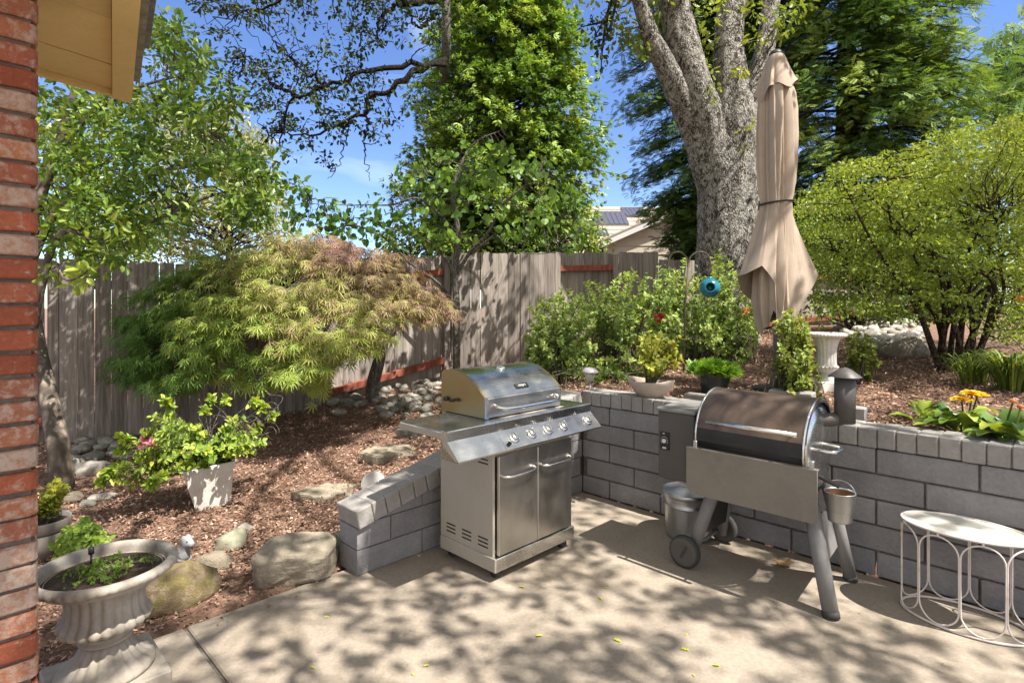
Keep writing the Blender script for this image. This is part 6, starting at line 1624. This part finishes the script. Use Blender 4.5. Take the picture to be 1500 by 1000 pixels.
def gerberas():
    rng = np.random.default_rng(95)
    specs = [('broad leaved gerbera plant with two yellow flowers on the wall edge', (1418, 640), 34, .30, [((1409,586), (1416,628)), ((1424,577), (1410,634)), ((1432,579), (1412,632))], M['p_yellow']),
             ('broad leaved gerbera plant with one faded bud at the right edge', (1488, 655), 34, .30, [((1484,588), (1482,612)), ((1495,596), (1492,615))], M['p_faded']),
             ('small dark green leafy rosette at the end of the gerbera row', (1362, 625), 14, .24, [], None)]
    for lab, (px, py), n, ll, fl, pm in specs:
        Y = F*(H-.78)/(py-HY); base = A3((px-CX)/F*Y, Y+.05, .78); t = thing('gerbera_plant', lab, 'plant', base); mb = MB()
        for _ in range(n):
            a = rng.uniform(0, 6.28); d = A3(math.cos(a), math.sin(a), 0); l_ = ll*rng.uniform(.55, 1.0); el_ = rng.uniform(.45, 1.5); k = 9
            s_ = np.linspace(0, 1, k)[:, None]; P = base+d*(.02+s_*l_*math.cos(el_*.8))+Z*(.01+np.sin(s_*2.2)*l_*el_*.42)
            w_ = .042*np.clip(np.sin(np.pi*np.clip(s_*.92+.04, 0, 1))**.8, .08, 1)*(1-.25*np.cos(s_*26)*(s_ < .8))*np.clip((s_-.12)*4, .12, 1)*ll/.30; sd = A3(-d[1], d[0], 0)
            V = np.concatenate([P-sd*w_+Z*w_*.35, P, P+sd*w_+Z*w_*.35]); f = [(i, i+1, k+i+1, k+i) for i in range(k-1)]+[(k+i, k+i+1, 2*k+i+1, 2*k+i) for i in range(k-1)]
            mb.add(V, f, 0, rng.random(), True)
        mb.build('foliage', M['l_broad'], t, base, False)
        for i, ((fx, fy), (sx, sy)) in enumerate(fl):
            p = W(fx, fy, Y); b = base+A3(rng.normal()*.015, rng.normal()*.015, .0); sm = MB(); sm.tube(smooth_path([b, (b+p)/2+A3(.01, 0, 0), p], 10), .0045, 6); sm.build('flower_stem', M['l_strap'], t, base, False)
            fb = MB(); k = 26 if pm is M['p_yellow'] else 9; a = np.linspace(0, 2*np.pi, k, endpoint=False); rr = .060 if pm is M['p_yellow'] else .02
            D = unit(np.stack([np.cos(a), np.sin(a), np.full(k, .12 if pm is M['p_yellow'] else .7)], 1)+rng.normal(size=(k, 3))*.08); leaves(fb, np.repeat([p], k, 0), D, unit(Z+rng.normal(size=(k, 3))*.1), rr, rr*.28, 'oval', 0, None, rng)
            leaves(fb, np.repeat([p+Z*.006], k, 0), D+Z*.25, np.repeat([Z], k, 0), rr*.7, rr*.22, 'oval', 0, None, rng)
            fb.lathe([(0, -.008), (.014, -.004), (.016, .006), (.008, .012), (0, .013)], 12, p, 1, cap=False); fb.build('flower', [pm, M['p_orange']], t, base, False)
gerberas()
def planter_shrub():
    b = WP; tp = tips([(160,690),(175,655),(215,610),(240,595),(262,620),(300,625),(315,650),(330,668),(300,680),(255,690),(215,700),(190,705)], 100, 3.7, 4.35, 11)+tips([(150,705),(165,680),(200,675),(215,700),(190,715)], 26, 3.7, 3.95, 15)+tips([(172,660),(182,645),(200,650),(196,670)], 8, 3.75, 3.9, 16)+tips([(330,640),(345,600),(375,610),(400,625),(395,650),(365,665),(338,668)], 40, 3.9, 4.5, 12)
    shoot_bush('potted_shrub', 'sprawling flowering shrub growing in the tilted white planter', b, tp, .044, .026, M['l_honey'], 211, 'plant', 'oval', 15, .0032, .30, spread=.05, flowers=[(W(212, 651, 3.8), M['p_pink'], 12, .05), (W(222, 650, 3.78), M['p_pink'], 8, .045)], stemmat=M['smoothbark'])
    rng = np.random.default_rng(96); t = bpy.data.objects['potted_shrub']; wd = MB(); fo = MB()
    for px, py, Y in ((182,645,3.8),(176,662,3.8),(188,655,3.85),(243,592,3.9),(250,600,3.95),(160,692,3.75),(168,700,3.75),(152,706,3.75),(228,705,3.7),(240,700,3.7),(222,712,3.7),(385,600,4.3),(398,612,4.4),(372,592,4.3),(330,590,4.2),(300,605,4.1),(310,588,4.2)):
        e = W(px, py, Y); P = smooth_path([b, (b+e)/2+Z*.07+rng.normal(size=3)*.03, e+Z*.02, e], 14); wd.tube(P, [.0035, .0018], 5)
        for q in P[8:]:
            k = 5; D = unit(rng.normal(size=(k, 3))+A3(0, 0, .1)); leaves(fo, np.repeat([q], k, 0), D, unit(Z+rng.normal(size=(k, 3))*.5), .052*rng.uniform(.7, 1.2, k), .032, 'oval', 0, np.clip(.45+rng.random(k)*.5, 0, 1), rng)
    fo.build('outer_foliage', M['l_honey'], t, b, False)
    for _ in range(26):
        e = W(rng.uniform(290, 400), rng.uniform(575, 650), rng.uniform(4.0, 4.6)); m_ = (b+e)/2+rng.normal(size=3)*.09+Z*.06; wd.tube(smooth_path([b+rng.normal(size=3)*.03, m_, e], 12), [.004, .002], 5)
    for _ in range(6):
        c = W(rng.uniform(350, 400), rng.uniform(600, 640), 4.2); a = np.linspace(0, rng.uniform(3, 5.5), 16); rr = rng.uniform(.05, .09); wd.tube(np.stack([c[0]+rr*np.cos(a), c[1]+.02*a, c[2]+rr*np.sin(a)], 1), .0025, 5)
    wd.build('dry_stems', M['greybark'], t, b, False)
planter_shrub()
shoot_bush('potted_plant', 'small yellow green plant growing in the round taupe pot', LP, tips([(60,715),(75,705),(100,700),(104,720),(80,745),(62,750)], 26, 3.25, 3.45, 13), .040, .024, M['l_lime'], 212, 'plant', 'oval', 10, .002, .2, spread=.06)
shoot_bush('ground_plant', 'low bright green mat plant between the round pot and the large urn', onT(115, 812), tips([(75,800),(95,780),(125,770),(160,778),(168,795),(130,815),(80,825)], 90, 2.75, 3.05, 14), .030, .019, M['l_honey'], 213, 'plant', 'oval', 12, .0016, .2, spread=.05, base_rnd=.3)
def seedlings():
    rng = np.random.default_rng(97); b = UC+Z*.492; tp = []
    for _ in range(40):
        a = rng.uniform(0, 6.28); r_ = .185*math.sqrt(rng.random()); tp.append(b+A3(r_*math.cos(a)+.02, r_*math.sin(a)*.8, rng.uniform(.004, .026)))
    shoot_bush('urn_seedlings', 'sparse low seedlings sprouting from the soil of the large urn', b, tp, .016, .009, M['l_honey'], 214, 'plant', 'oval', 7, .0012, .45, spread=.02, base_rnd=.25)
seedlings()
def fallen():
    rng = np.random.default_rng(98); mb = MB(); leaves(mb, np.zeros((1, 3)), A3(1, 0, 0)[None], A3(0, 0, 1)[None], .042, .026, 'lobed', 0, np.array([.9])); proto = mb.build('fallen_leaf', M['l_honey'], None, None, False)
    pts = [(475,903),(605,988),(1005,930),(1010,952),(1018,990),(910,939),(882,878),(884,860),(620,975),(1044,973),(455,975),(795,930),(760,858)]
    for i, (px, py) in enumerate(pts):
        o = proto if i == 0 else proto.copy()
        if i: COL.objects.link(o)
        o.location = Vector(G(px, py, .004)); o.rotation_euler = (rng.uniform(-.2, .2), rng.uniform(-.2, .2), rng.uniform(0, 6.28)); s_ = rng.uniform(.45, .9); o.scale = (s_, s_, s_)
        tag(o, 'small yellow green fallen leaf lying on the concrete patio', 'leaf', 'fallen leaves on the patio')
    mb = MB(); a = np.linspace(-.9, .9, 9); V = np.concatenate([np.stack([a*.05, np.full(9, y), .012+.02*np.abs(a)**2+.012*(y > 0)], 1) for y in (-.022, .0, .022)]); V[9:18, 2] -= .010
    mb.add(V, [(i, i+1, 9+i+1, 9+i) for i in range(8)]+[(9+i, 10+i, 19+i, 18+i) for i in range(8)], 0, .9, True); o = mb.build('fallen_leaf', M['l_dead'], None, None, False); o.location = Vector(G(1148, 829, .002)); tag(o, 'curled brown dead leaf lying under the smoker', 'leaf')
fallen()
